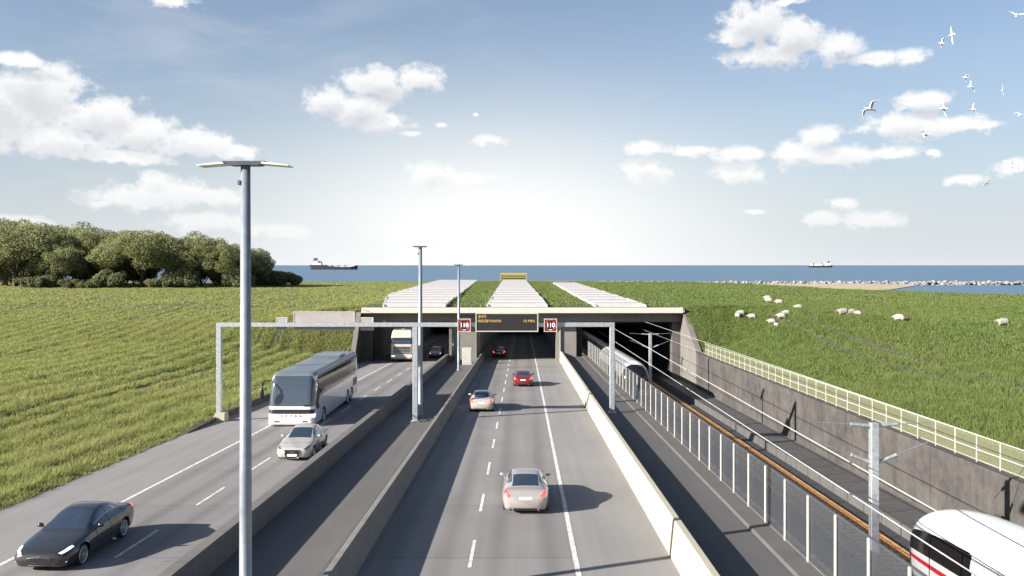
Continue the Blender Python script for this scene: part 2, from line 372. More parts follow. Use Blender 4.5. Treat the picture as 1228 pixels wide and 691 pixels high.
# ------------------------------------------------------------------ terrain
XL, XR, YP = -21.55, 21.6, 117.5
def terrain(X, Y):
    X = np.asarray(X, float); Y = np.asarray(Y, float)
    eL = np.interp(Y, [-40, 58, 63.5, 112.3, 117.5, 400], [40*S, -58*S, -1.80, -3.05, 3.2, 3.4])
    eR = np.interp(Y, [-40, 39.6, 107.8, 117.5, 400], [1.07, -0.52, -1.88, 3.2, 3.4])
    fL = np.interp(Y, [-40, 20, 60, 90, 108, 125, 150, 200, 400], [0.9, -0.3, -0.9, -1.1, -0.7, 0.7, 2.2, 3.1, 3.4])
    fR = np.interp(Y, [-40, 30, 60, 90, 130, 400], [2.3, 2.2, 2.6, 3.0, 3.2, 3.4])
    wL = np.interp(Y, [75, 108], [26, 22]); wR = np.interp(Y, [70, 105], [32, 15])
    z = np.where(X < 0, eL + (fL-eL)*sstep((XL-X)/wL, 0, 1), eR + (fR-eR)*sstep((X-XR)/wR, 0, 1))
    z = np.where((X > XL) & (X < XR), np.interp(Y, [117, 310], [3.2, 3.45]), z)
    z = z + 0.10*np.sin(X*0.21+1.3)*np.sin(Y*0.13)*sstep(np.abs(X), 26, 40)
    yc = coast(X)
    return z - 6.5*sstep(Y, yc, yc+14)
def coast(X): return np.interp(X, [-4000, 56, 66.7, 74.7, 83, 93.4, 115, 160, 4000], [292, 290, 256, 210, 184, 163, 138, 112, 100])
def ground_hit(px, py):
    Y = np.arange(25, 330, 0.1); X = (px-CX)*Y/FPX; z = CZ-(py-HY)*Y/FPX
    i = int(np.argmax(z <= terrain(X, Y))); return Vector((X[i], Y[i], float(terrain(X[i], Y[i]))))

def grid(xs, ys):
    gx, gy = np.meshgrid(xs, ys); z = terrain(gx, gy); nx, ny = len(xs), len(ys)
    v = np.stack([gx.ravel(), gy.ravel(), z.ravel()], 1); f = [(j*nx+i, j*nx+i+1, (j+1)*nx+i+1, (j+1)*nx+i) for j in range(ny-1) for i in range(nx-1)]
    return v.tolist(), f
mb = MB()
ysl = np.concatenate([np.arange(-30, 104, 4), np.arange(104, 124, 1.0), np.arange(124, 340, 4)])
vl, fl = grid(np.concatenate([[-900, -500, -300, -200], np.arange(-150, -60, 6), np.arange(-60, -26, 2), [-25, -23.5, -22.4, XL]]), ysl); mb.add(vl, fl, True)
vr, fr = grid(np.concatenate([[XR, 22.4, 23.5, 25], np.arange(26, 60, 2), np.arange(60, 130, 3), [140, 170, 250, 400, 900]]), ysl); mb.add(vr, fr, True)
SKYLIGHTS = [(-18.4, -11.3), (-4.6, 2.2), (9.9, 15.6)]; SKY_Y = (123.0, 196.0)      # x-ranges and y-range of the daylight slots under the louvres
XB = [XL, -18.4, -11.3, -4.6, 2.2, 9.9, 15.6, XR]
for i in range(7):
    xs_ = np.linspace(XB[i], XB[i+1], 4)
    for ya_, yb_ in ((118.2, 123.0), (123.0, 196.0), (196.0, 340.0)):
        if i in (1, 3, 5) and ya_ == 123.0: continue
        vm, fm = grid(xs_, np.linspace(ya_, yb_, max(2, int((yb_-ya_)/6)+1))); mb.add(vm, fm, True)
struct('field', mb, 'soil')
struct('sea', MB().add([(-30000,336,-1.0),(60,336,-1.0),(30000,336,-1.0),(30000,42000,-1.0),(60,42000,-1.0),(-30000,42000,-1.0),(60,100,-1.0),(30000,100,-1.0)], [(0,1,4,5),(1,2,3,4),(6,7,2,1)]), 'water')

def blades(name, side, mat):
    """crop rows as single upright blades, thinner and denser close by"""
    V = []
    def band(n, y0, y1, w, h, bend, tuft=0.16, lim=999):
        Y = y0 + (y1-y0)*RNG.random(n)**0.9
        span = 16 + Y*0.62 - 21
        span = np.minimum(np.maximum(span, 12), lim)
        D = RNG.random(n)*span
        X = (XL-0.15-D) if side < 0 else (XR+0.45+D)
        if side == 0:
            X = XL+0.5 + RNG.random(n)*(XR-XL-1.0)
            ok = np.ones(n, bool)
            for (a0, a1, b0, b1) in STRIPS_X:
                t = (Y-119)/(180.0); ok &= ~((X > a0+(b0-a0)*t-0.3) & (X < a1+(b1-a1)*t+0.3))
            X, Y, D = X[ok], Y[ok], D[ok]
        row = 0.5
        nt = max(1, len(X)//9); ti = RNG.integers(0, nt, len(X)); tx, ty = RNG.normal(0, tuft, len(X)), RNG.normal(0, tuft, len(X))
        X = X[:nt][ti]; Y = Y[:nt][ti]; D = D[:nt][ti]; th = (0.6+0.7*RNG.random(nt))[ti]; X = X+tx; Y = Y+ty
        X = np.where(RNG.random(len(X)) < -1, np.round(X/row)*row + RNG.normal(0, 0.07, len(X)), X)
        keep = Y < coast(X)+4
        hh = h*(0.6+0.6*RNG.random(len(X)))*th
        if side:
            tram = np.zeros(len(X), bool)
            for c in (10.8, 12.9, 34.0, 36.1, 58, 60.1, 82, 84.1): tram |= np.abs(np.abs(X - (XL if side < 0 else XR)) - c + 0.35*np.sin(Y*0.07)) < (0.42 + 0.14*np.sin(Y*0.31+c))
            keep &= ~(tram & (RNG.random(len(X)) < 0.92))
            patch = 0.5+0.5*np.sin(X*0.9+np.sin(Y*0.37)*2.1)*np.sin(Y*0.53+np.sin(X*0.41)*1.7)
            hh *= (0.72+0.5*patch)*(0.86+0.22*np.sin(X*2*np.pi/2.3+0.4*np.sin(Y*0.05))); keep &= RNG.random(len(X)) < (0.72+0.35*patch)
            verge = D < 0.9
            hh[verge] *= 0.45
        X, Y, hh, tx, ty = X[keep], Y[keep], hh[keep], tx[keep], ty[keep]; k = len(X)
        Z = terrain(X, Y); a = RNG.random(k)*2*np.pi; ww = w*(0.6+0.8*RNG.random(k))*0.5
        lx = (RNG.normal(0, bend*.6, k) + 0.12 + 0.9*bend*tx/tuft*.8)*hh; ly = (RNG.normal(0, bend*.6, k) + 0.9*bend*ty/tuft*.8)*hh
        b1 = np.stack([X-np.cos(a)*ww, Y-np.sin(a)*ww, Z-0.02], 1); b2 = np.stack([X+np.cos(a)*ww, Y+np.sin(a)*ww, Z-0.02], 1)
        tp = np.stack([X+lx, Y+ly, Z+hh], 1)
        V.append(np.stack([b1, b2, tp], 1).reshape(-1, 3))
    if side:
        band(300000, 24, 72, 0.052, 0.42, 0.46, 0.16); band(300000, 70, 125, 0.085, 0.36, 0.48, 0.22); band(250000, 122, 300, 0.20, 0.27, 0.5, 0.35); band(60000, 96, 121, 0.10, 0.42, 0.45, 0.2, 18); band(110000, 92, 140, 0.12, 0.32, 0.48, 0.25)
    else: band(60000, 119, 291, 0.22, 0.30, 0.5, 0.35)
    V = np.concatenate(V).astype(np.float32); n = len(V)//3
    me = bpy.data.meshes.new(name); me.vertices.add(len(V)); me.vertices.foreach_set('co', V.ravel())
    me.loops.add(len(V)); me.loops.foreach_set('vertex_index', np.arange(len(V), dtype=np.int32))
    me.polygons.add(n); me.polygons.foreach_set('loop_start', np.arange(0, 3*n, 3, dtype=np.int32)); me.update(); me.validate()
    me.materials.append(M[mat]); return link(name, me)
# louvre strips on the tunnel roof, x-range at the front and at the far end
STRIPS_X = [(-18.7, -10.6, -27.0, -15.3), (-4.65, 3.2, -6.6, 1.1), (10.0, 16.6, 8.8, 15.4)]
tag(blades('grass', -1, 'grass_blade'), 'yellow green crop grass in rows covering the left hand field', 'grass', kind='stuff')
tag(blades('grass', 1, 'grass_blade_r'), 'deep green crop grass in rows covering the sheep field', 'grass', kind='stuff')
tag(blades('grass', 0, 'grass_blade_r'), 'green turf between the pale strips on the tunnel roof', 'grass', kind='stuff')

# beach and rock breakwater
mb = MB(); pl = [(862,339.6),(905,340.2),(1000,340.4),(1110,339.2),(1098,342.5),(1066,347.5),(1010,349),(930,348),(880,343)]
w = [pix(x, y, 1050*(CZ+0.75)/(y-HY)) for x, y in pl]; c = sum(w, Vector())/len(w); c.z = 0.1
mb.add([p[:] for p in w] + [c[:]], [(i, (i+1) % len(w), len(w)) for i in range(len(w))], True); mb.add([(p.x, p.y, -1.6) for p in w] + [p[:] for p in w], [(i, (i+1) % 9, (i+1) % 9+9, i+9) for i in range(9)])
struct('beach', mb, 'sand')
mb = MB(); ico = None
bm = bmesh.new(); bmesh.ops.create_icosphere(bm, subdivisions=1, radius=1.0); ICO_V = [v.co.copy() for v in bm.verts]; bm.verts.index_update(); ICO_F = [[v.index for v in f.verts] for f in bm.faces]; bm.free()
for i in range(1500):
    x = -6 + 300*random.random(); y = 432 + random.gauss(0, 3.2) + (x*0.02); r = random.uniform(0.45, 1.25); h = max(-1, 0.7 - abs(y-432-x*0.02)*0.30) - random.random()*0.5
    mb.add([(x+v.x*r*random.uniform(.7,1.3), y+v.y*r*random.uniform(.7,1.3), h+v.z*r*0.7*random.uniform(.7,1.2)) for v in ICO_V], ICO_F)
tag(mb.obj('rock_breakwater', 'rock', fix=False), 'long line of grey boulders along the sea shore', 'breakwater', kind='stuff')
mb = MB()
for i in range(420):
    x = -120 + 118*random.random(); y = 300 + random.gauss(0, 1.5); r = random.uniform(0.3, 0.7)
    mb.add([(x+v.x*r*random.uniform(.7,1.3), y+v.y*r*random.uniform(.7,1.3), 2.5+v.z*r*0.7*random.uniform(.7,1.2)) for v in ICO_V], ICO_F)
tag(mb.obj('shore_stones', 'rock', fix=False), 'pale stones along the shore left of the tunnel roof', 'stones', kind='stuff')

# ------------------------------------------------------------------ carriageways, median, walkway, railway cutting
Y0, Y1 = -14.0, 330.0
rd = struct('road', MB().prism([(-5.35,-0.4),(1.9,-0.4),(1.9,0),(-5.35,0)], Y0, Y1), 'road')
struct('hard_shoulder', MB().prism([(1.9,-0.4),(5.1,-0.4),(5.1,0.0),(1.9,0.0)], Y0, Y1), 'shoulder')
rl = struct('road', MB().prism([(-17.35,-0.4),(-10.2,-0.4),(-10.2,0),(-17.35,0)], Y0, Y1), 'road_l')
struct('hard_shoulder', MB().prism([(XL,-0.4),(-17.35,-0.4),(-17.35,0.0),(XL,0.0)], Y0, Y1), 'shoulder')
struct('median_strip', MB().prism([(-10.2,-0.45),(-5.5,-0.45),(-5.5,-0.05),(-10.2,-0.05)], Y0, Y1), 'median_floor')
struct('median_kerb', MB().prism([(-6.45,-0.05),(-5.6,-0.05),(-5.6,0.10),(-6.42,0.10)], Y0, Y1), 'concrete_dark')
struct('gutter', MB().prism([(-5.36,0.003),(-5.02,0.003),(-5.02,0.007),(-5.36,0.007)], Y0, Y1), 'concrete')
struct('walkway', MB().prism([(5.3,-0.5),(8.08,-0.5),(8.08,0.56),(5.3,0.56)], Y0, 119.0), 'dark_asphalt')
struct('walkway_kerb', MB().prism([(8.08,-3.9),(9.2,-3.9),(9.2,0.66),(8.13,0.66),(8.08,0.62)], Y0, 119.0), 'concrete_dark')
struct('track_bed', MB().prism([(9.2,-3.9),(18.75,-3.9),(18.75,-3.02),(9.2,-3.02)], Y0, Y1), 'ballast')
struct('service_bench', MB().prism([(18.95,-3.9),(21.7,-3.9),(21.7,-2.5),(18.95,-2.5)], Y0, Y1), 'concrete_mid')

def line(parent, name, x, y0, y1, w):
    MB().add([(x-w,y0,rz(y0)+0.006),(x+w,y0,rz(y0)+0.006),(x+w,y1,rz(y1)+0.006),(x-w,y1,rz(y1)+0.006)], [(0,1,2,3)]).obj(name, 'paint', parent)
line(rd, 'edge_line', 1.79, Y0, 280, 0.085); line(rl, 'edge_line', -17.22, Y0, 280, 0.085)
for k in range(-4, 22):
    y = 30.2 + 7.42*k
    line(rd, 'lane_dash', -1.73, y-1.6, y+1.6, 0.06)
    y = 31.4 + 7.42*k
    line(rl, 'lane_dash', -13.80, y-1.75, y+1.75, 0.06)

def barrier(name, prof, ya, yb, seg, mat, label, cat='barrier', gap=0.02):
    t = thing(name, label, cat); y = ya
    while y < yb-0.1:
        e = min(y+seg, yb); MB().prism(prof, y, e-gap).obj('segment', mat, t); y = e
    return t
barrier('concrete_barrier', [(-10.45,-0.05),(-10.0,-0.05),(-10.0,0.86),(-10.03,0.89),(-10.42,0.89),(-10.45,0.86)], Y0, 240, 9.0, 'concrete_mid', 'plain concrete barrier between the left carriageway and the sunken median')
barrier('concrete_barrier', [(-5.28,0.008),(-5.28,0.10),(-5.42,0.36),(-5.47,0.93),(-5.50,0.96),(-5.66,0.96),(-5.69,0.93),(-5.74,0.008)], Y0, 240, 7.4, 'concrete', 'sloped concrete barrier along the left edge of the middle carriageway')
barrier('boundary_wall', [(5.02,0.008),(5.02,0.15),(5.14,1.24),(5.17,1.27),(5.37,1.27),(5.40,1.24),(5.40,-0.1)], Y0, 119.0, 12.5, 'cream', 'cream concrete wall along the right shoulder, brightly sunlit', 'wall', 0.03)
barrier('kerb_wall', [(18.75,-3.8),(18.95,-3.8),(18.95,-2.42),(18.75,-2.42)], Y0, 119.0, 2.5, 'concrete', 'low panelled concrete kerb wall between the railway and the bench', 'wall', 0.035)

# retaining walls
def retaining(x0, x1, ya, yb, seg, top, base_h, label, mat, cap=None):
    t = thing('retaining_wall', label, 'wall'); y = ya
    while y < yb-0.1:
        e = min(y+seg, yb); b = e-0.04
        v = [(x0,y,rz(y)+base_h),(x1,y,rz(y)+base_h),(x1,b,rz(b)+base_h),(x0,b,rz(b)+base_h),(x0,y,top(y)),(x1,y,top(y)),(x1,b,top(b)),(x0,b,top(b))]
        MB().add(v, [(0,3,2,1),(4,5,6,7),(0,1,5,4),(1,2,6,5),(2,3,7,6),(3,0,4,7)]).obj('wall_panel', mat, t); y = e
    return t
topR = lambda y: float(np.interp(y, [-40, 39.6, 107.8], [1.07, -0.52, -1.88])) + 0.06
topL = lambda y: float(np.interp(y, [-40, 58, 63.5, 112.3], [40*S, -58*S, -1.80, -3.05])) + 0.04
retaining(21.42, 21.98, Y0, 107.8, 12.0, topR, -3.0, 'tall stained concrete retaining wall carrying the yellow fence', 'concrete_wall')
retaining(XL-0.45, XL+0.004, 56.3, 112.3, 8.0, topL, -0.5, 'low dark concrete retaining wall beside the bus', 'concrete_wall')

# ------------------------------------------------------------------ tunnel portal
pt = thing('tunnel_portal', 'wide concrete tunnel portal with cream roof edge and three openings', 'tunnel', (0, 0, 0))
MB().cbox(-21.3, 21.3, 115.9, 117.2, 2.52, 3.22, 0.04).obj('roof_edge', 'fascia', pt)
MB().box(-21.6, 21.6, 117.25, SKY_Y[0], 2.5, 3.08).obj('roof_slab', 'concrete', pt); MB().box(-21.6, 21.6, SKY_Y[1], 330, 2.5, 3.08).obj('roof_slab', 'concrete', pt)
for xa_, xb_ in ((-21.6, -18.4), (-11.3, -4.6), (2.2, 9.9), (15.6, 21.6)): MB().box(xa_, xb_, SKY_Y[0], SKY_Y[1], 2.5, 3.08).obj('roof_slab', 'concrete', pt)
MB().box(-21.52, 21.38, 118.2, 119.4, 1.25, 2.5).obj('lintel', 'concrete', pt)
ROOF_B = 5.35
for xa_, xb_, ya_, yb_ in ((-21.5, -7.0, 119.4, 123.0), (-21.5, -18.4, 123.0, 196.0), (-11.3, -7.0, 123.0, 196.0), (-21.5, -7.0, 196.0, 330), (-7.0, 6.9, 119.4, 123.0), (-7.0, -4.6, 123.0, 196.0), (2.2, 6.9, 123.0, 196.0), (-7.0, 6.9, 196.0, 330)):
    MB().prism([(xa_,ROOF_B),(xb_,ROOF_B),(xb_,ROOF_B+0.5),(xa_,ROOF_B+0.5)], ya_, yb_).obj('soffit', 'tunnel_wall', pt)
for xa_, xb_ in SKYLIGHTS:                                   # side walls of the slots
    for x in (xa_, xb_): MB().add([(x-.1, 123, rz(123)+ROOF_B), (x-.1, 196, rz(196)+ROOF_B), (x-.1, 196, 3.1), (x-.1, 123, 3.1), (x+.1, 123, rz(123)+ROOF_B), (x+.1, 196, rz(196)+ROOF_B), (x+.1, 196, 3.1), (x+.1, 123, 3.1)], [(0,1,2,3),(7,6,5,4),(0,4,5,1),(2,6,7,3)]).obj('slot_wall', 'tunnel_wall', pt)
    MB().box(xa_, xb_, 196, 196.3, rz(196)+ROOF_B-.1, 3.0).obj('slot_wall', 'tunnel_wall', pt)
for xa_, xb_, ya_, yb_ in ((6.9, 21.5, 119.4, 123.0), (6.9, 9.9, 123.0, 196.0), (15.6, 21.5, 123.0, 196.0), (6.9, 21.5, 196.0, 330)): MB().prism([(xa_,ROOF_B-.3),(xb_,ROOF_B-.3),(xb_,ROOF_B+0.5),(xa_,ROOF_B+0.5)], ya_, yb_).obj('soffit', 'tunnel_shade', pt)
def pier(name, x0, x1, y0, y1, h0, mat):
    b0, b1 = rz(y0)+h0, rz(y1)+h0; tp = 2.52
    v = [(x0,y0,b0),(x1,y0,b0),(x1,y1,b1),(x0,y1,b1),(x0,y0,1.26 if y1 < 122 else tp),(x1,y0,1.26 if y1 < 122 else tp),(x1,y1,1.26 if y1 < 122 else rz(y1)+ROOF_B+.3),(x0,y1,1.26 if y1 < 122 else rz(y1)+ROOF_B+.3)]
    return MB().add(v, [(0,3,2,1),(4,5,6,7),(0,1,5,4),(1,2,6,5),(2,3,7,6),(3,0,4,7)]).obj(name, mat, pt)
pier('pier', -9.3, -6.2, 118.6, 120.4, -0.2, 'concrete'); pier('pier', 4.55, 7.3, 118.6, 120.4, -0.2, 'concrete')
pier('pier', -21.62, -20.3, 118.6, 120.4, -0.2, 'concrete_dark'); pier('pier', 20.3, 21.62, 118.6, 120.4, -3.5, 'concrete_dark')
pier('tunnel_wall', -21.3, -20.6, 120.4, 330, -0.2, 'tunnel_wall'); pier('tunnel_wall', -9.7, -8.9, 120.4, 330, -0.2, 'tunnel_wall')
pier('tunnel_wall', -6.6, -5.9, 120.4, 330, -0.2, 'tunnel_wall'); pier('tunnel_wall', 5.0, 5.6, 120.4, 330, -0.2, 'tunnel_wall')
pier('tunnel_wall', 7.5, 8.2, 120.4, 330, -3.6, 'tunnel_shade'); pier('tunnel_wall', 20.7, 21.4, 120.4, 330, -3.6, 'tunnel_shade')
MB().box(-21.4, 21.4, 329, 329.6, -18, 3).obj('far_dark', 'tunnel_shade', pt)  # black sheet stands in for the darkness deeper in the tunnel
MB().box(5.05, 5.14, 118.35, 118.58, -3.4, 0.6).obj('pale_edge', 'white_metal', pt); MB().box(-9.9, -9.55, 118.2, 118.58, -4.05, 1.2).obj('pale_edge', 'concrete_light', pt)  # white strip paints the sunlit edge of the right-hand pier
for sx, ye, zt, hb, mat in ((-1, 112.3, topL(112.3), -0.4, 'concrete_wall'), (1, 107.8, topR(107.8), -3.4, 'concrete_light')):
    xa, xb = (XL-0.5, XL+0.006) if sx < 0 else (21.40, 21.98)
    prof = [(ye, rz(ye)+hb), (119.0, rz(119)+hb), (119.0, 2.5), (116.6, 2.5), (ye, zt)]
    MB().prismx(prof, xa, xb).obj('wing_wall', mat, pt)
    MB().prismx([(ye, zt), (116.6, 2.5), (116.6, 2.62), (ye-0.1, zt+0.13)], xa-0.06, xb+0.06).obj('wing_coping', 'concrete_light', pt)

# louvre strips over the tunnel roof
def strip_edge(i, y):
    if i == 0:
        a = np.interp(y, [119, 125, 160, 300], [-18.7, -19.5, -24.5, -28.5]); b = np.interp(y, [119, 300], [-10.6, -15.6]); return float(a), float(b)
    a0, a1, b0, b1 = STRIPS_X[i]; t = (y-119)/181.0; return a0+(b0-a0)*t, a1+(b1-a1)*t
for i, (lab, ye) in enumerate((('wide fanning row of pale louvres on the tunnel roof, left of the middle', 297), ('straight row of pale louvres running back to the yellow structure', 297), ('narrow pale louvre strip on the right side of the tunnel roof', 256))):
    t = thing('roof_louvre', lab, 'louvre', (0, 0, 0)); y = 118.6; k = 0
    while y < ye:
        L = (1.9 if 122.5 < y < 194 else 3.1); e = y+L; a, b = strip_edge(i, y); a2, b2 = strip_edge(i, e); z = float(np.interp(y, [117, 310], [3.2, 3.45])); z2 = float(np.interp(e, [117, 310], [3.2, 3.45]))
        lo, hi = 0.06, 0.40
        v = [(a,y,z-0.2),(b,y,z-0.2),(b2,e,z2-0.2),(a2,e,z2-0.2),(a,y,z+lo),(b,y,z+lo),(b2,e,z2+hi),(a2,e,z2+hi)]
        MB().add(v, [(0,3,2,1),(4,5,6,7),(0,1,5,4),(1,2,6,5),(2,3,7,6),(3,0,4,7)]).obj('slat', 'louvre', t)
        if k % 3 == 1: MB().add([(a,y,z+.1),(b,y,z+.1),(b,y+.45,z+.1),(a,y+.45,z+.1),(a,y,z+.52),(b,y,z+.52),(b,y+.45,z+.50),(a,y+.45,z+.50)], [(0,3,2,1),(4,5,6,7),(0,1,5,4),(1,2,6,5),(2,3,7,6),(3,0,4,7)]).obj('gap_line', 'louvre_gap', t)  # raised grey bars added to draw the dark gaps across the louvres
        y += 3.6; k += 1
    for side in (0, 1):
        ys_ = np.linspace(118.6, ye, 8); mbx = MB()
        for q in range(7):
            xa, xb = strip_edge(i, ys_[q])[side], strip_edge(i, ys_[q+1])[side]; w = 0.22 if side else -0.22
            za, zb = 3.2, 3.4
            v = [(xa,ys_[q],za-.2),(xa+w,ys_[q],za-.2),(xb+w,ys_[q+1],zb-.2),(xb,ys_[q+1],zb-.2),(xa,ys_[q],za+.3),(xa+w,ys_[q],za+.3),(xb+w,ys_[q+1],zb+.3),(xb,ys_[q+1],zb+.3)]
            mbx.add(v, [(0,3,2,1),(4,5,6,7),(0,1,5,4),(1,2,6,5),(2,3,7,6),(3,0,4,7)])
        mbx.obj('side_beam', 'louvre', t)
t = thing('ventilation_kiosk', 'yellow slatted structure at the far end of the middle louvre row', 'structure', (-3.1, 301, 3.4))
MB().box(-4.3, 4.3, 0.5, 3.5, -0.3, 2.5).obj('core', 'olive', t)
MB().box(-4.6, 4.6, -0.2, 3.8, 2.15, 2.75).obj('roof', 'yellow', t)
for h in (0.35, 1.05, 1.65): MB().box(-4.4, 4.4, 0.0, 0.25, h, h+0.28).obj('slat', 'yellow', t)
for x in (-4.55, 4.3): MB().box(x, x+0.25, -0.1, 0.2, -0.3, 2.15).obj('post', 'yellow', t)

# ------------------------------------------------------------------ gantry and signs
GY = 62.0
gz = rz(GY)
def gp(px): return (px-CX)*GY/FPX
def gzp(py): return CZ-(py-HY)*GY/FPX
t = thing('sign_gantry', 'long grey steel gantry spanning both carriageways', 'gantry', (0, GY, 0))
BZ = gzp(389.5)
MB().cbox(gp(260), gp(737), -0.17, 0.17, BZ-0.15, BZ+0.15, 0.02).obj('beam', 'galv', t)
for px, h in ((263, 0.55), (498, -0.05), (734, 0.56)):
    x = gp(px); MB().cbox(x-0.17, x+0.17, -0.165, 0.165, gz+h-0.15, BZ-0.15, 0.02).obj('post', 'galv', t)
    if px != 263: MB().cbox(x-0.3, x+0.3, -0.3, 0.3, gz+h-0.05, gz+h+0.06, 0.01).obj('base_plate', 'galv', t)
x = gp(264.5); MB().add([(x-.55,-.5,gz-.2),(x+.42,-.5,gz-.2),(x+.42,.5,gz-.2),(x-.55,.5,gz-.2),(x-.25,-.35,gz+.62),(x+.40,-.35,gz+.62),(x+.40,.4,gz+.62),(x-.25,.4,gz+.62)], [(0,3,2,1),(4,5,6,7),(0,1,5,4),(1,2,6,5),(2,3,7,6),(3,0,4,7)]).obj('footing', 'cream', t)
def frame4(mbx, x0, x1, y0, y1, z0, z1, w):
    return mbx.box(x0,x1,y0,y1,z1-w,z1).box(x0,x1,y0,y1,z0,z0+w).box(x0,x0+w,y0,y1,z0+w,z1-w).box(x1-w,x1,y0,y1,z0+w,z1-w)
def backsign(px0, px1, py0, py1, label):
    x0, x1, z1, z0 = gp(px0), gp(px1), gzp(py0), gzp(py1); cx = (x0+x1)/2
    s = thing('gantry_sign', label, 'sign', (cx, GY+0.19, z0)); w = (x1-x0)/2; h = z1-z0
    MB().box(-w+.06, w-.06, 0.02, 0.18, 0.06, h-.06).obj('back_panel', 'sign_back', s)
    frame4(MB(), -w, w, 0.0, 0.22, 0, h, 0.06).obj('frame', 'white_metal', s)
backsign(330, 343.5, 381, 396.5, 'small square sign seen from behind, left of the wide one'); backsign(351, 424.5, 374, 396.5, 'wide rectangular sign panel seen from behind on the gantry'); backsign(432, 447, 381, 396.5, 'small square sign seen from behind, in front of the tunnel corner')
s = thing('message_sign', 'wide black electronic message sign with amber lettering', 'sign', (gp(608), GY-0.2, gzp(397.5)))
w = (gp(645.5)-gp(570.8))/2; h = gzp(375)-gzp(397.5)
MB().box(-w+.07, w-.07, -0.2, 0.02, 0.07, h-.07).obj('display', 'sign_black', s); frame4(MB(), -w, w, -0.24, 0.03, 0, h, 0.07).obj('frame', 'white_metal', s)
text_obj('(E47)', 0.27, 'led_amber', s, (-w+0.46, -0.206, h-0.26), FACE_CAM, sx=1.05); text_obj('RØDBYHAVN', 0.27, 'led_amber', s, (-w+0.98, -0.206, h-0.58), FACE_CAM, sx=1.0); text_obj('10 MIN', 0.27, 'led_amber', s, (w-0.66, -0.206, h-0.58), FACE_CAM)
def speed(px, label):
    s = thing('speed_limit_sign', label, 'sign', (gp(px), GY-0.2, gzp(397.5))); h = gzp(382)-gzp(397.5); w = h/2
    MB().box(-w+.05, w-.05, -0.18, 0.02, 0.05, h-.05).obj('display', 'sign_black', s); frame4(MB(), -w, w, -0.22, 0.03, 0, h, 0.05).obj('frame', 'white_metal', s)
    MB().lathe([(0.40, 0.186), (0.40, 0.19), (0.33, 0.19), (0.33, 0.186)], 28, 'z').xf(Matrix.Translation((0, 0, h/2)) @ Matrix.Rotation(R(90), 4, 'X')).obj('red_ring', 'sign_red', s)
    for sx in (-1, 1):
        for sz in (-1, 1): MB().box(sx*0.36-0.05, sx*0.36+0.05, -0.187, -0.182, h/2+sz*0.36-0.05, h/2+sz*0.36+0.05).obj('corner_lamp', 'sign_red', s)
    text_obj('110', 0.44, 'led_white', s, (0, -0.192, h/2), FACE_CAM, sx=0.92); MB().box(-0.1, 0.1, -0.187, -0.182, 0.12, 0.155).obj('lamp_bar', 'led_white', s)
speed(557, 'square electronic 110 speed sign left of the black message board'); speed(660, 'square electronic 110 speed sign right of the black message board')

# ------------------------------------------------------------------ street lamps
def make_lamp():
    t = thing('street_lamp', '', 'street lamp')
    MB().lathe([(0.0, -0.2), (0.24, -0.2), (0.24, 0.05), (0.17, 0.08), (0.165, 3.0), (0.13, 12.45), (0.0, 12.45)], 16, 'z').obj('pole', 'steel', t)
    MB().add([(-.62,-.3,12.56),(.62,-.3,12.56),(.62,.3,12.56),(-.62,.3,12.56),(-.40,-.24,12.46),(.40,-.24,12.46),(.40,.24,12.46),(-.40,.24,12.46)], [(0,1,2,3),(7,6,5,4),(0,4,5,1),(1,5,6,2),(2,6,7,3),(3,7,4,0)]).obj('head', 'steel', t)
    for sx in (-1, 1):
        v = [(sx*x, y, z) for (x, z) in ((0.55, 12.54), (1.24, 12.46)) for y in (-.3, .3)] + [(sx*x, y, z) for (x, z) in ((0.50, 12.49), (1.24, 12.43)) for y in (-.3, .3)]
        MB().add(v, [(0,1,3,2),(4,6,7,5),(0,2,6,4),(1,5,7,3),(2,3,7,6),(0,4,5,1)]).obj('lamp_panel', 'lamp_panel', t)
    MB().cbox(-0.19, -0.10, -0.12, 0.0, 11.93, 12.05, 0.015).obj('sensor_box', 'steel_dark', t)
    return t
LP = make_lamp()
for k, (y, lab) in enumerate(((24.1, 'nearest and tallest looking street lamp, crossing the whole left of the view'), (65.2, 'middle street lamp of three, beside the gantry post in the median'), (104.5, 'farthest street lamp, just in front of the tunnel piers'))):
    o = LP if k == 0 else clone(LP); o.location = (-7.6 if k else -7.62, y, rz(y)+0.0); o['label'] = lab; o['group'] = 'street lamps in the median'
t = thing('control_cabinet', 'white upright cabinet in the median before the tunnel pier', 'cabinet', (-7.0, 112.6, rz(112.6)-0.05))
MB().cbox(-0.72, 0.5, -0.3, 0.3, 0, 2.2, 0.03).obj('casing', 'white_metal', t); MB().box(-0.6, 0.38, -0.325, -0.305, 0.2, 2.05).obj('door', 'white_metal', t)

# ------------------------------------------------------------------ railway
def track(xc, label):
    t = thing('railway_track', label, 'railway track')
    for sx in (-1, 1):
        x = xc+sx*0.755; MB().prism([(x-.07,-2.86),(x+.07,-2.86),(x+.02,-2.83),(x+.036,-2.70),(x-.036,-2.70),(x-.02,-2.83)], Y0, 250).obj('rail', 'rust', t)
    if xc > 14: MB().prism([(xc+.95,-2.86),(xc+1.16,-2.86),(xc+1.16,-2.78),(xc+.95,-2.78)], Y0, 119).obj('guard_board', 'orange_board', t)
    me = MB().add([(-1.3,-.13,0),(1.3,-.13,0),(1.3,.13,0),(-1.3,.13,0),(-1.26,-.1,.18),(1.26,-.1,.18),(1.26,.1,.18),(-1.26,.1,.18)], [(0,3,2,1),(4,5,6,7),(0,1,5,4),(1,2,6,5),(2,3,7,6),(3,0,4,7)]).mesh('sleeper', 'sleeper')
    y = 14.0
    while y < 130: place('sleeper', me, t, (xc, y, rz(y)-3.038)); y += 0.66
track(12.0, 'railway track behind the noise screen, carrying the train inside the tunnel'); track(16.4, 'rust coloured railway track beside the bench, carrying the near train')

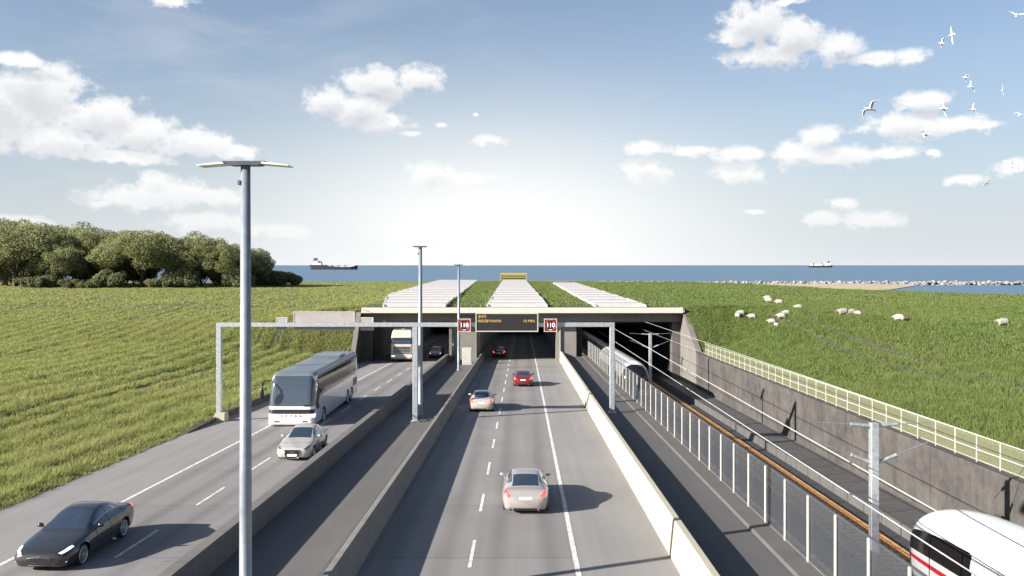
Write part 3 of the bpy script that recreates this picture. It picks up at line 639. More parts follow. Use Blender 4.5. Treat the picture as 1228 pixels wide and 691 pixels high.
# noise screen
NX = 8.85
t = thing('noise_screen', 'dark tinted glass noise screen with white posts beside the railway', 'noise screen')
postm = MB().cbox(-0.03, 0.03, -0.042, 0.042, 0, 2.06, 0.01).mesh('post', 'white_metal')
k = 0; y = 15.2
while y < 118:
    place('post', postm, t, (NX-0.03, y, rz(y)+0.65))
    a, b = y+0.07, min(y+2.37-0.07, 118.4)
    MB().add([(NX+0.01,a,rz(a)+0.72),(NX+0.04,a,rz(a)+0.72),(NX+0.04,b,rz(b)+0.72),(NX+0.01,b,rz(b)+0.72),(NX+0.01,a,rz(a)+2.68),(NX+0.04,a,rz(a)+2.68),(NX+0.04,b,rz(b)+2.68),(NX+0.01,b,rz(b)+2.68)], [(0,3,2,1),(4,5,6,7),(0,1,5,4),(1,2,6,5),(2,3,7,6),(3,0,4,7)]).obj('glass_panel', 'screen_glass', t)
    y += 2.37
MB().prism([(NX+.0,2.68),(NX+.06,2.68),(NX+.06,2.73),(NX+.0,2.73)], 15.2, 118.3).obj('top_rail', 'steel_dark', t)
MB().prism([(NX-.02,.66),(NX+.09,.66),(NX+.09,.72),(NX-.02,.72)], 15.2, 118.3).obj('bottom_rail', 'concrete_dark', t)

# yellow fence on the right retaining wall
t = thing('wall_fence', 'translucent yellow mesh fence with white posts on top of the retaining wall', 'fence')
FX = 21.72; y = 16.9
fpost = MB().cbox(-0.026, 0.026, -0.026, 0.026, 0, 1.32, 0.01).mesh('post', 'white_metal')
while y < 104:
    place('post', fpost, t, (FX, y, topR(y))); a, b = y+0.04, y+2.08-0.04
    MB().add([(FX-.008,a,topR(a)+.06),(FX+.008,a,topR(a)+.06),(FX+.008,b,topR(b)+.06),(FX-.008,b,topR(b)+.06),(FX-.008,a,topR(a)+1.27),(FX+.008,a,topR(a)+1.27),(FX+.008,b,topR(b)+1.27),(FX-.008,b,topR(b)+1.27)], [(0,3,2,1),(4,5,6,7),(0,1,5,4),(1,2,6,5),(2,3,7,6),(3,0,4,7)]).obj('mesh_panel', 'fence_mesh', t)
    y += 2.08
for h in (0.62, 1.3):
    MB().add([(FX+dx, yy, topR(yy)+h+dz) for yy in (16.9, 104) for dx, dz in ((-.045,-.02),(-.012,-.02),(-.012,.02),(-.045,.02))], [(0,1,2,3),(7,6,5,4),(0,4,5,1),(1,5,6,2),(2,6,7,3),(3,7,4,0)]).obj('rail', 'white_metal', t)

# masts and wires
def mast(y, H, label):
    x = 14.25; t = thing('catenary_mast', label, 'mast', (x, y, rz(y)-3.02), group='catenary masts between the tracks')
    MB().cbox(-0.16, 0.16, -0.16, 0.16, -0.2, H, 0.02).obj('post', 'galv', t); MB().cbox(-0.3, 0.3, -0.3, 0.3, 0, 0.12, 0.02).obj('base_plate', 'galv', t)
    for sx in (-1, 1):
        MB().tube([(sx*0.16, 0, H-0.12), (sx*0.95, 0, H-0.06)], 0.075, 8).obj('insulator', 'galv', t); MB().tube([(sx*0.16, 0, H-1.62), (sx*0.92, 0, H-1.30)], 0.075, 8).obj('insulator', 'galv', t)
        MB().tube([(sx*0.95, 0, H-0.06), (sx*2.3, 0, H+0.02)], 0.018, 6).obj('arm', 'steel', t); MB().tube([(sx*0.92, 0, H-1.30), (sx*2.3, 0, H-0.75)], 0.018, 6).obj('arm', 'steel', t)
mast(35.5, 6.75, 'near catenary mast with four insulators, standing in front of the bench'); mast(97.6, 7.65, 'far catenary mast standing at the tunnel mouth beside the train')
def wire(x, pa, pb, r, label):
    (ya, za), (yb, zb) = pa, pb; k = (zb-za)/(yb-ya); ya2, yb2 = 6.0, yb
    MBo = MB().tube([(x, y, za+k*(y-ya)) for y in np.linspace(ya2, yb2, 12)], r, 6); return tag(MBo.obj('overhead_wire', 'white_metal'), label, 'wire', 'overhead railway wires')
wire(12.4, (28.04, 0.34), (150, -1.98), 0.024, 'lowest overhead wire, ending at the nose of the near train'); wire(12.4, (26.4, 1.53), (130, 0.15), 0.024, 'second lowest overhead wire, passing over the roof of the near train')
wire(16.4, (28.7, 2.83), (124, 1.2), 0.018, 'highest overhead wire, seen against the sheep field'); wire(16.4, (28.7, 1.95), (124, 0.02), 0.012, 'thin overhead wire in front of the yellow fence')

# ------------------------------------------------------------------ lofted bodies (vehicles, trains)
def bs(P, n):
    """cubic B-spline through a control polygon whose ends are padded by the caller; P has shape (k, ...)"""
    out = []; us = []
    for i in range(len(P)-3):
        for j in range(n):
            t = j/n; w = ((1-t)**3/6, (3*t**3-6*t*t+4)/6, (-3*t**3+3*t*t+3*t+1)/6, t**3/6)
            out.append(sum(w[q]*P[i+q] for q in range(4))); us.append(i+t)
    t = 1.0; w = (0, 1/6, 4/6, 1/6); out.append(sum(w[q]*P[len(P)-4+q] for q in range(4))); us.append(len(P)-3.0)
    return np.array(out), np.array(us)
def loft_body(stations, nu, nv, classify, holes=(), hole_x=0.5, ends=True):
    """stations: list of (y, [(x,z)...]) half sections from bottom centre to top centre.  classify(y,z,x,u,v) -> part name or None."""
    ctrl = np.array([[(x, y, z) for x, z in sec] for y, sec in stations], float)           # (ns, nk, 3)
    ctrl = np.concatenate([ctrl[:1]*2-ctrl[1:2], ctrl, ctrl[-1:]*2-ctrl[-2:-1]], 0) if False else np.concatenate([ctrl[:1], ctrl[:1], ctrl, ctrl[-1:], ctrl[-1:]], 0)
    mir = np.array([-1, 1, 1.0]); ctrl = np.concatenate([ctrl[:, 1:2]*mir, ctrl, ctrl[:, -2:-1]*mir], 1)
    G, us = bs(ctrl, nu); G = np.swapaxes(G, 0, 1); G, vs = bs(G, nv); G = np.swapaxes(G, 0, 1)   # (U, V, 3)
    U, V = G.shape[:2]; us = us-1.0
    inside = np.zeros((U, V), bool)
    for (yc, zc, r) in holes:
        d = np.hypot(G[:, :, 1]-yc, G[:, :, 2]-zc); ins = (d < r) & (G[:, :, 0] > hole_x); inside |= ins
    parts = {}
    H = G.copy()
    for (yc, zc, r) in holes:
        dy, dz = G[:, :, 1]-yc, G[:, :, 2]-zc; d = np.maximum(np.hypot(dy, dz), 1e-4); ins = (d < r) & (G[:, :, 0] > hole_x)
        H[:, :, 1] = np.where(ins, yc+dy/d*r, H[:, :, 1]); H[:, :, 2] = np.where(ins, zc+dz/d*r, H[:, :, 2])
    for i in range(U-1):
        for j in range(V-1):
            if inside[i, j] and inside[i+1, j] and inside[i, j+1] and inside[i+1, j+1]: continue
            c = (G[i, j]+G[i+1, j]+G[i, j+1]+G[i+1, j+1])/4
            for sgn in (1, -1):
                nm = classify(c[1], c[2], c[0], (us[i]+us[i+1])/2, (vs[j]+vs[j+1])/2, sgn)
                if nm is None: continue
                q = [H[i, j], H[i+1, j], H[i+1, j+1], H[i, j+1]]; q = [(p[0]*sgn, p[1], p[2]) for p in q]
                parts.setdefault(nm, []).append(q if sgn > 0 else q[::-1])
    for e in ((0, U-1) if ends else (0,)):                   # close the ends
        ring = [tuple(p) for p in H[e]] + [(-p[0], p[1], p[2]) for p in H[e][::-1]]
        parts.setdefault('body', []).append(ring if e else ring[::-1])
    global LOFT_END, LOFT_GRID; LOFT_END = (H[-1], vs); LOFT_GRID = (H, us, vs)
    return parts
def quads_mesh(name, quads, mat, flip=False):
    idx = {}; vs = []; fs = []
    for q in quads:
        f = []
        for p in q:
            k = (round(p[0], 4), round(p[1], 4), round(p[2], 4))
            if k not in idx: idx[k] = len(vs); vs.append(k)
            if idx[k] not in f: f.append(idx[k])
        if len(f) > 2: fs.append(f)
    b = MB(); b.add(vs, fs, True); return b.mesh(name, mat)

# --- cars: local y is forward, z up; d = metres from the front bumper
def car_stations(L, W, H, sedan, hood=1.0):
    k = L/4.97; w = W/1.96; hz = H/1.44
    T = [  # d, bottom, sill w, mid w, mid z, shoulder w, shoulder z, top-edge w, top-edge z, top z
        (0.00,.30,.55,.70,.46,.60,.60,.42,.63,.66),(0.06,.24,.74,.84,.46,.74,.65,.56,.69,.72),(0.22,.19,.84,.92,.48,.84,.69,.64,.74,.77),(0.50,.18,.90,.97,.50,.89,.74,.70,.80,.83),
        (0.95,.17,.93,1.0,.53,.93,.81,.74,.88,.91),(1.35,.17,.93,1.0,.55,.94,.87,.76,.94,.97),(1.62,.17,.93,1.0,.56,.94,.90,.75,.98,1.01),(2.05,.17,.93,1.0,.58,.94,.93,.68,1.19,1.23),
        (2.50,.17,.93,1.0,.58,.94,.94,.62,1.37,1.42),(2.95,.17,.93,1.0,.58,.94,.95,.60,1.43,1.48),(3.40,.17,.93,1.0,.58,.94,.96,.60,1.41,1.46)]
    if sedan: T += [(3.75,.17,.93,1.0,.59,.94,.97,.60,1.36,1.40),(4.10,.17,.93,1.0,.60,.93,.98,.62,1.17,1.20),(4.35,.18,.91,.98,.61,.92,.99,.68,1.05,1.07)]
    else: T += [(3.80,.17,.93,1.0,.59,.94,.97,.60,1.31,1.36),(4.20,.17,.93,1.0,.60,.93,.98,.62,1.16,1.19),(4.50,.18,.91,.98,.61,.91,.98,.66,1.06,1.08)]
    T += [(4.72,.20,.88,.95,.62,.90,.99,.68,1.03,1.05),(4.86,.24,.84,.91,.62,.86,.95,.64,1.00,1.02),(4.95,.30,.76,.84,.62,.80,.88,.58,.92,.94),(5.00,.36,.66,.74,.60,.70,.78,.48,.82,.83)]
    st = []
    for (d, zb, w0, w1, z1, w2, z2, w3, z3e, z3) in T:
        w0, w1, w2, w3 = (q*w for q in (w0, w1, w2, w3)); z1, z2, z3e, z3 = (q*hz if q > .5 else q for q in (z1, z2, z3e, z3))
        sec = [(0, zb), (w0*.6, zb), (w0-.03, zb+.01), (w0, zb+.09), (w1, z1), (w1-.005, z1*.5+z2*.5), (w2, z2), (w2-.05, z2+.035)]
        ax, az_ = w2-.07, z2+.05
        sec += [(ax+(w3-ax)*.45, az_+(z3e-az_)*.45), (w3+(ax-w3)*.12, az_+(z3e-az_)*.88), (w3*.93, z3e+(z3-z3e)*.35), (w3*.55, z3-(z3-z3e)*.2), (0, z3)]
        st.append((L/2-d*k, [(max(x, 0), z) for x, z in sec]))
    return st
WHEEL_CACHE = {}
def wheel(parent, x, y, r, w, spokes=10, rimmat='rim', nm='wheel'):
    key = (round(r, 3), round(w, 3), spokes, rimmat)
    if key not in WHEEL_CACHE:
        ty = MB().lathe([(r*.72, -w/2+.015), (r*.90, -w/2), (r, -w/2+.035), (r, w/2-.035), (r*.90, w/2), (r*.72, w/2-.015)], 26).mesh('tyre', 'tyre')
        rm = MB().lathe([(r*.76, w/2-.02), (r*.74, w/2+.004), (r*.69, w/2-.004), (r*.66, w/2-.05), (r*.66, -w/2)], 26)
        rm.lathe([(r*.16, w/2-.05), (r*.15, w/2-.01), (0.001, w/2-.005)], 12)
        for i in range(spokes):
            a = 2*math.pi*i/spokes; b = MB().add([(w/2-.03, -r*.045, r*.1), (w/2-.03, r*.045, r*.1), (w/2-.03, r*.03, r*.70), (w/2-.03, -r*.03, r*.70), (w/2-.005, -r*.04, r*.1), (w/2-.005, r*.04, r*.1), (w/2-.008, r*.025, r*.70), (w/2-.008, -r*.025, r*.70)], [(0,1,2,3),(7,6,5,4),(0,4,5,1),(1,5,6,2),(2,6,7,3),(3,7,4,0)])
            b.xf(Matrix.Rotation(a, 4, 'X')); rm.add(b.v, b.f)
        rmm = rm.mesh('rim', rimmat, False)
        hubm = MB().lathe([(r*.68, w/2-.07), (0.001, w/2-.075)], 20).mesh('brake_disc', 'steel_dark', False)
        WHEEL_CACHE[key] = (ty, rmm, hubm)
    ty, rmm, hubm = WHEEL_CACHE[key]; s = 1 if x > 0 else -1
    o = place(nm, ty, parent, (x, y, r), (0, 0, 0 if s > 0 else math.pi)); place('rim', rmm, o); place('brake_disc', hubm, o)
    return o
def ellipsoid(mb_, c, r, nu=10, nv=6, tw=0.0):
    vs = []; fs = []
    for i in range(nv+1):
        ph = math.pi*i/nv
        for j in range(nu):
            th = 2*math.pi*j/nu; vs.append((c[0]+r[0]*math.sin(ph)*math.cos(th), c[1]+r[1]*math.sin(ph)*math.sin(th), c[2]+r[2]*math.cos(ph)))
    for i in range(nv):
        for j in range(nu): fs.append((i*nu+j, i*nu+(j+1) % nu, (i+1)*nu+(j+1) % nu, (i+1)*nu+j))
    return mb_.add(vs, fs, True)
def make_car(label, loc, heading, L, W, H, paint, sedan=True, lights='off', brake=True, rims=10, wb=None, grille='bar', detail=True, seams=True):
    t = thing('car', label, 'car', loc, heading, 'cars on the motorway')
    k = L/4.97; wr = 0.355; wb = wb or 0.595*L; yf = L/2-0.95*k; yr = yf-wb
    ws0, ws1 = 1.60*k, 2.46*k; rw0, rw1 = ((3.62*k, 4.28*k) if sedan else (3.62*k, 4.44*k))
    hl = 'headlight'
    def cl(y, z, x, u, v, sgn):
        d = L/2-y; n = v
        if v > 10.05 and ws0 < d < ws1: return 'windscreen'
        if v > 10.05 and rw0 < d < rw1: return 'rear_window'
        if 8.15 < v < 9.55:
            a, b = 1.95*k, (3.95*k if sedan else 4.12*k); bp = 2.86*k
            if a < d < bp-.035: return 'side_window_front%d' % sgn
            if bp+.035 < d < b: return 'side_window_rear%d' % sgn
        if .05*k < d < .54*k and x > .50*W/1.96 and 6.3 < v < 8.1 - 1.2*max(0, d/k-.25): return 'headlight%d' % sgn
        if d > 4.66*k and x > .46*W/1.96 and 5.55 < v < 7.6: return 'tail_light%d' % sgn
        return 'body'
    P = loft_body(car_stations(L, W, H, sedan), 4, 3, cl, [(yf, wr, wr+.055), (yr, wr, wr+.055)], W*.33)
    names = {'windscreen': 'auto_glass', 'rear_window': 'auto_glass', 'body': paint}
    for nm, q in P.items():
        base = nm.rstrip('-1').rstrip('_'); mat = names.get(nm)
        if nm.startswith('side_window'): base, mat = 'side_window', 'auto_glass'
        elif nm.startswith('headlight'): base, mat = 'headlight', ('headlight_on' if lights == 'on' else 'headlight')
        elif nm.startswith('tail'): base, mat = 'tail_light', 'tail_on'
        link(base, quads_mesh(base, q, mat), t)
    if seams:
        Gd, gu, gv = LOFT_GRID; rowd = L/2-Gd[:, 8, 1]
        for sgn in (1, -1):
            for dd, va, vb in ((1.80, 4.0, 8.1), (2.86, 3.4, 8.1), (3.86, 5.4, 8.1), (0.66, 6.6, 12.0), (1.57, 8.4, 12.0), (4.58, 6.6, 12.0)):
                i = int(np.argmin(np.abs(rowd-dd*k))); js = [j for j in range(len(gv)) if va <= gv[j] <= vb]
                if len(js) > 2: MB().tube([(sgn*(Gd[i, j, 0]+.001), Gd[i, j, 1], Gd[i, j, 2]+.001) for j in js], .0075, 4, False).obj('panel_seam', 'black_trim', t)
            j = int(np.argmin(np.abs(gv-8.1))); ii = [i for i in range(len(rowd)) if 1.9*k < rowd[i] < 4.2*k]
            MB().tube([(sgn*(Gd[i, j, 0]+.004), Gd[i, j, 1], Gd[i, j, 2]) for i in ii], .011, 4, False).obj('window_trim', 'chrome', t)
    MB().cbox(-W*.31, W*.31, -L/2+.35, L/2-.35, .2, .62, .05).obj('underbody', 'black_trim', t)
    for x in (-1, 1):
        wheel(t, x*(W/2-.125), yf, wr, .22, rims); wheel(t, x*(W/2-.125), yr, wr, .22, rims)
        ym = L/2-1.98*k; zm = .97*H/1.44
        b = MB(); ellipsoid(b, (x*(W/2+.06), ym, zm+.05), (.115, .075, .078)); b.box(min(x*(W/2-.06), x*(W/2+.02)), max(x*(W/2-.06), x*(W/2+.02)), ym-.03, ym+.02, zm-.02, zm+.03); b.obj('mirror', paint, t)
        if detail:
            for dd in (2.72, 3.62): MB().cbox(x*(W/2)-.012, x*(W/2)+.012, L/2-dd*k-.1, L/2-dd*k+.1, .80*H/1.44, .825*H/1.44, .005).obj('door_handle', 'chrome', t)
    yfz = L/2-.055
    if grille == 'oval':
        g_ = MB(); prof = [(0.40*math.cos(a)*(1 if abs(math.cos(a)) > .2 else 1), 0.085*math.copysign(abs(math.sin(a))**.6, math.sin(a))) for a in np.linspace(0, 2*math.pi, 28, endpoint=False)]
        g_.add([(x, yfz+.085-abs(x)**2*.12, .47+z) for x, z in prof] + [(x, yfz-.05-abs(x)**2*.1, .47+z) for x, z in prof], [tuple(range(28)), tuple(range(55, 27, -1))] + [(i, i+28, (i+1) % 28+28, (i+1) % 28) for i in range(28)])
        go = g_.obj('grille', 'black_trim', t)
        b = MB(); b.tube([(-.38, yfz+.07, .535), (-.15, yfz+.09, .57), (0, yfz+.095, .575), (.15, yfz+.09, .57), (.38, yfz+.07, .535)], .013, 6); b.obj('grille_bar', 'chrome', go)
        MB().add([(-.055, yfz+.115, .625), (.055, yfz+.115, .625), (.03, yfz+.115, .605), (.011, yfz+.115, .605), (0, yfz+.115, .53), (-.011, yfz+.115, .605), (-.03, yfz+.115, .605)], [(0,6,5,4,3,2,1)]).obj('emblem', 'chrome', go)
        MB().tube([(-.62, yfz-.06, .30), (-.3, yfz+.045, .30), (.3, yfz+.045, .30), (.62, yfz-.06, .30)], .03, 6).obj('lower_intake', 'black_trim', t)
        for x in (-1, 1): b = MB(); ellipsoid(b, (x*.70, yfz-.09, .40), (.14, .07, .05)); b.obj('fog_lamp', 'headlight_on' if lights == 'on' else 'headlight', t)
    elif grille == 'shield':
        v = [(-.40, .655), (.40, .655), (.42, .5), (.30, .22), (-.30, .22), (-.42, .5)]
        go = MB().add([(x, yfz+.10-abs(x)*.06, z) for x, z in v] + [(x*.9, yfz-.1, z) for x, z in v], [tuple(range(5, -1, -1)), (6,7,8,9,10,11)] + [(i, (i+1) % 6, (i+1) % 6+6, i+6) for i in range(6)]).obj('grille', 'black_trim', t)
        fr = MB(); fr.tube([(x*1.03, yfz+.105-abs(x)*.06, .43+(z-.43)*1.04) for x, z in v+v[:1]], .016, 6); fr.obj('frame', 'chrome', go)
        MB().box(-.26, .26, yfz+.09, yfz+.12, .33, .45).obj('number_plate', 'plate', t)
        for i in range(4):
            r_ = MB(); r_.tube([((i-1.5)*.062+.04*math.cos(a), yfz+.107, .55+.04*math.sin(a)) for a in np.linspace(0, 2*math.pi, 13)], .006, 5, False); r_.obj('emblem_ring', 'chrome', go)
        for x in (-1, 1): MB().add([(x*.46, yfz+.01, .36), (x*.78, yfz-.14, .37), (x*.74, yfz-.12, .25), (x*.44, yfz+.01, .25), (x*.46, yfz-.2, .36), (x*.78, yfz-.3, .37), (x*.74, yfz-.3, .25), (x*.44, yfz-.2, .25)], [(0,1,2,3),(4,5,6,7),(0,1,5,4),(1,2,6,5),(2,3,7,6),(3,0,4,7)]).obj('air_intake', 'black_trim', t)
    else:
        MB().box(-.42, .42, yfz-.05, yfz+.03, .40, .56).obj('grille', 'black_trim', t)
    yb = -L/2
    if brake and heading == 0.0:
        MB().box(-.26, .26, yb-.03, yb+.08, .68*H/1.44, .79*H/1.44).obj('number_plate', 'plate', t)
        MB().box(-W*.33, W*.33, yb-.012, yb+.2, .245, .30).obj('rear_diffuser', 'black_trim', t)
        for x in (-1, 1):
            MB().tube([(x*.52, yb-.03, .285), (x*.52, yb+.2, .285)], .045, 8).obj('exhaust_pipe', 'chrome', t)
            b = MB(); ellipsoid(b, (x*.56*W/1.96, yb+.065, .80*H/1.44), (.16, .085, .065)); b.obj('tail_light', 'tail_on', t)
    return t
def on_road(x, y): return (x, y, rz(y)+0.004)
make_car('black hatchback car with white headlights on, nearest on the left carriageway', on_road(-15.5, 30.55), math.pi, 4.97, 1.96, 1.46, 'paint_black', False, 'on', grille='oval')
make_car('cream white car with dark shield grille, just in front of the bus', on_road(-12.35, 49.4), math.pi, 4.85, 1.92, 1.50, 'paint_white', False, grille='shield', rims=7)
make_car('silver car seen from behind, nearest on the middle carriageway', on_road(0.13, 37.9), 0.0, 4.85, 1.90, 1.46, 'paint_silver', False, wb=2.85)
make_car('white car seen from behind in the shaded left lane', on_road(-3.15, 68.9), 0.0, 4.55, 1.88, 1.46, 'paint_pearl', True)
make_car('red car with glowing brake lights, ahead of the silver car', on_road(0.05, 87.2), 0.0, 4.5, 1.95, 1.44, 'paint_red', True)
make_car('dark red car entering the shadow of the middle tunnel opening', on_road(-3.35, 126.5), 0.0, 4.5, 1.9, 1.44, 'paint_maroon', True)
make_car('blue car with lit headlights inside the left tunnel opening', on_road(-12.35, 126.0), math.pi, 4.5, 1.88, 1.44, 'paint_blue', True, 'on')

# --- stacked plan outlines (coach, lorry): levels are horizontal rounded rectangles
def stack_body(levels, ysides, classify, holes=(), nf=14, nc=5):
    rings = []; tags = []
    for li, (z, yf, yb, hw, r) in enumerate(levels):
        ring = []; tg = []
        for i in range(nf+1): ring.append((hw-r)*(-1+2*i/nf)); 
        pts = [(x, yf, z) for x in ring]; tg += ['f']*(nf+1)
        for i in range(1, nc): a = math.pi/2*(1-i/nc); pts.append((hw-r+r*math.cos(a), yf-r+r*math.sin(a), z)); tg.append('c')
        for s_ in ysides: pts.append((hw, yf-r+(yb-yf+r+.12)*s_, z)); tg.append('s')
        pts += [(hw-.12*q, yb+.12*(1-q)**1.5*0, z) for q in (0, 1)]; tg += ['b', 'b']
        pts += [((hw-.12)*(1-2*i/6), yb, z) for i in range(1, 7)]; tg += ['b']*6
        pts += [(-hw, yb+.0, z)]; tg.append('b')
        for s_ in ysides[::-1]: pts.append((-hw, yf-r+(yb-yf+r+.12)*s_, z)); tg.append('s')
        for i in range(nc-1, 0, -1): a = math.pi/2*(1-i/nc); pts.append((-(hw-r+r*math.cos(a)), yf-r+r*math.sin(a), z)); tg.append('c')
        rings.append(pts); tags.append(tg)
    G = np.array(rings); H = G.copy(); U, V = G.shape[:2]; ins = np.zeros((U, V), bool)
    for (yc, zc, r) in holes:
        dy, dz = G[:, :, 1]-yc, G[:, :, 2]-zc; d = np.maximum(np.hypot(dy, dz), 1e-4)
        side = np.array([[t == 's' for t in tg] for tg in tags]); i_ = (d < r) & side; ins |= i_
        H[:, :, 1] = np.where(i_, yc+dy/d*r, H[:, :, 1]); H[:, :, 2] = np.where(i_, np.maximum(zc+dz/d*r, levels[0][0]), H[:, :, 2])
    parts = {}
    for i in range(U-1):
        for j in range(V):
            j2 = (j+1) % V
            if ins[i, j] and ins[i+1, j] and ins[i, j2] and ins[i+1, j2]: continue
            c = (G[i, j]+G[i+1, j]+G[i, j2]+G[i+1, j2])/4; nm = classify(c[0], c[1], c[2], tags[0][j]+tags[0][j2], j)
            parts.setdefault(nm, []).append([tuple(H[i, j]), tuple(H[i, j2]), tuple(H[i+1, j2]), tuple(H[i+1, j])])
    parts.setdefault('body', []).append([tuple(p) for p in G[0][::-1]]); parts.setdefault('roof', []).append([tuple(p) for p in G[-1]])
    return parts
def make_bus(loc):
    L, W, Hh = 15.6, 3.12, 3.86
    t = thing('coach', 'large white coach with bluish windscreen on the left carriageway', 'bus', loc, math.pi)
    yf, yb, hw = L/2, -L/2, W/2
    wh = [(L/2-3.0, .56, .64), (-L/2+4.1, .56, .64), (-L/2+2.5, .56, .64)]
    zs = [(.34,-.10,.03,.16),(.42,-.03,.01,.2),(.62,0,0,.25),(.85,0,0,.3),(1.02,-.02,0,.3),(1.12,-.02,0,.32),(1.30,-.04,0,.34),(1.42,-.05,0,.36),(1.62,-.08,0,.38),(1.78,-.10,0,.4),(2.0,-.14,0,.42),(2.25,-.20,0,.42),(2.6,-.28,.01,.42),(2.95,-.38,.02,.42),(3.22,-.48,.03,.42),(3.42,-.58,.05,.42),(3.6,-.74,.08,.42),(3.72,-.92,.13,.42),(3.80,-1.15,.25,.42),(3.84,-1.5,.45,.42)]
    lv = [(z, yf+a, yb, hw-b, r) for z, a, b, r in zs]
    ys = list(np.linspace(0.015, 1, 64))
    def cl(x, y, z, tg, j):
        front = 'f' in tg or ('c' in tg and tg.count('c')*1)
        if front and 'b' not in tg:
            if 1.62 < z < 3.60: return 'windscreen' if (('f' in tg) or y > yf-.75) else 'body'
            if 1.12 < z < 1.42 and abs(x) < hw-.02: return 'front_band'
            if .85 < z < 1.12 and abs(x) > 1.12: return 'headlight%d' % (1 if x > 0 else -1)
        if 'ss' == tg:
            d = yf-y; sg = 1 if x > 0 else -1
            if 2.25 < z < 3.42 and 1.0 < d < L-.5: return 'side_window%d_%d' % (sg, int((d-1.0)/2.36))
            if 1.30 < z < 2.25 and .75 < d < 1.55-(z-1.3)*.1: return 'front_quarter%d' % sg
        if 'b' in tg and 2.0 < z < 3.2: return 'rear_window'
        if z > 3.42: return 'roof'
        return 'body'
    P = stack_body(lv, ys, cl, wh)
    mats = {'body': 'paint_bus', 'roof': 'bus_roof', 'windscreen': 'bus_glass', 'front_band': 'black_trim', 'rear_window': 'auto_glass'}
    for nm, q in P.items():
        base = nm; mat = mats.get(nm)
        for pre, m_ in (('side_window', 'bus_window'), ('front_quarter', 'black_trim'), ('headlight', 'headlight_on')):
            if nm.startswith(pre): base, mat = pre, m_
        link(base, quads_mesh(base, q, mat), t)
    for x in (-1, 1):
        for n_, (y, z, r) in enumerate(wh): wheel(t, x*(hw-.17), y, .55, .32, 8, 'rim')
        b = MB(); b.tube([(x*(hw-.03), yf-.62, 3.30), (x*(hw+.22), yf-.1, 3.34), (x*(hw+.32), yf+.22, 3.2), (x*(hw+.33), yf+.28, 3.0)], .045, 6); ar = b.obj('mirror_arm', 'black_trim', t)
        b = MB(); ellipsoid(b, (x*(hw+.32), yf+.30, 2.55), (.15, .12, .46)); b.obj('mirror', 'black_trim', t)
        MB().box(x*.95-.17, x*.95+.17, yf-.03, yf+.012, .58, .66).obj('fog_lamp', 'headlight', t)
        MB().box(min(x*(hw-.004), x*(hw+.012)), max(x*(hw-.004), x*(hw+.012)), yb+.35, yb+1.9, 1.15, 1.75).obj('engine_grille', 'steel_dark', t)
        MB().box(min(x*(hw-.004), x*(hw+.010)), max(x*(hw-.004), x*(hw+.010)), yb+1.0, yf-1.7, 2.12, 2.20).obj('window_trim', 'steel', t)
        for i in range(5): MB().box(min(x*hw, x*(hw+.012)), max(x*hw, x*(hw+.012)), yf-4.6-i*1.15, yf-4.5-i*1.15, .50, .60).obj('side_lamp', 'paint_blue', t)
    MB().cbox(-hw+.35, hw-.35, yb+.3, yf-.4, .25, .9, .05).obj('underbody', 'black_trim', t)
    for i, ch in enumerate('SETRA'): text_obj(ch, .24, 'steel_dark', t, (.62-.31*i, yf+.012, .985), (R(90), 0, math.pi), 'letter')
    MB().box(-1.35, -.85, yf-.10, yf-.03, 1.64, 1.74).obj('route_plate', 'black_trim', t)
    MB().box(-1.1, 1.1, yb+3.0, yb+5.2, 3.84, 4.0).obj('roof_unit', 'bus_roof', t)
make_bus(on_road(-15.66, 59.2+7.8))
def make_truck(loc):
    t = thing('lorry', 'cream white lorry driving out of the left tunnel opening', 'truck', loc, math.pi)
    W, hw = 2.95, 1.475
    zs = [(.35,-.08,.02,.12),(.45,0,0,.2),(.75,0,0,.25),(1.0,-.02,0,.25),(2.2,-.06,0,.25),(2.35,-.08,0,.25),(3.05,-.22,.02,.25),(3.2,-.26,.03,.25),(3.7,-.5,.08,.25),(4.05,-.75,.14,.25),(4.2,-1.0,.25,.25)]
    lv = [(z, a, -2.3, hw-b, r) for z, a, b, r in zs]
    def cl(x, y, z, tg, j):
        if ('f' in tg or 'c' in tg) and 'b' not in tg and 2.3 < z < 3.12: return 'windscreen'
        if tg == 'ss' and 2.3 < z < 3.1 and y > -1.5: return 'side_window%d' % (1 if x > 0 else -1)
        return 'body'
    P = stack_body(lv, list(np.linspace(.02, 1, 12)), cl)
    for nm, q in P.items():
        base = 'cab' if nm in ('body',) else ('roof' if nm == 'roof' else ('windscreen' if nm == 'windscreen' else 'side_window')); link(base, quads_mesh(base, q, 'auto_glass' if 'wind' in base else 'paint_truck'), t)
    for i in range(5): MB().box(-1.12, 1.12, -.03, .035, 1.12+i*.2, 1.22+i*.2).obj('grille_slot', 'black_trim', t)
    for x in (-1, 1):
        MB().cbox(x*1.12-.24, x*1.12+.24, -.05, .04, .68, .86, .02).obj('headlight', 'headlight_on', t); b = MB(); ellipsoid(b, (x*1.68, -.2, 2.7), (.12, .1, .38)); b.obj('mirror', 'black_trim', t)
        for y in (-1.3, -6.5, -9.8, -11.1): wheel(t, x*(hw-.2), y, .52, .32, 8)
    MB().box(-1.5, 1.5, -.3, .0, 3.14, 3.2).obj('sun_visor', 'black_trim', t)
    MB().cbox(-1.42, 1.42, -13.5, -2.6, 1.15, 4.35, .04).obj('trailer', 'white_metal', t); MB().box(-.5, .5, -13.0, -1.0, .6, 1.15).obj('chassis', 'black_trim', t)
make_truck(on_road(-16.1, 116.6))

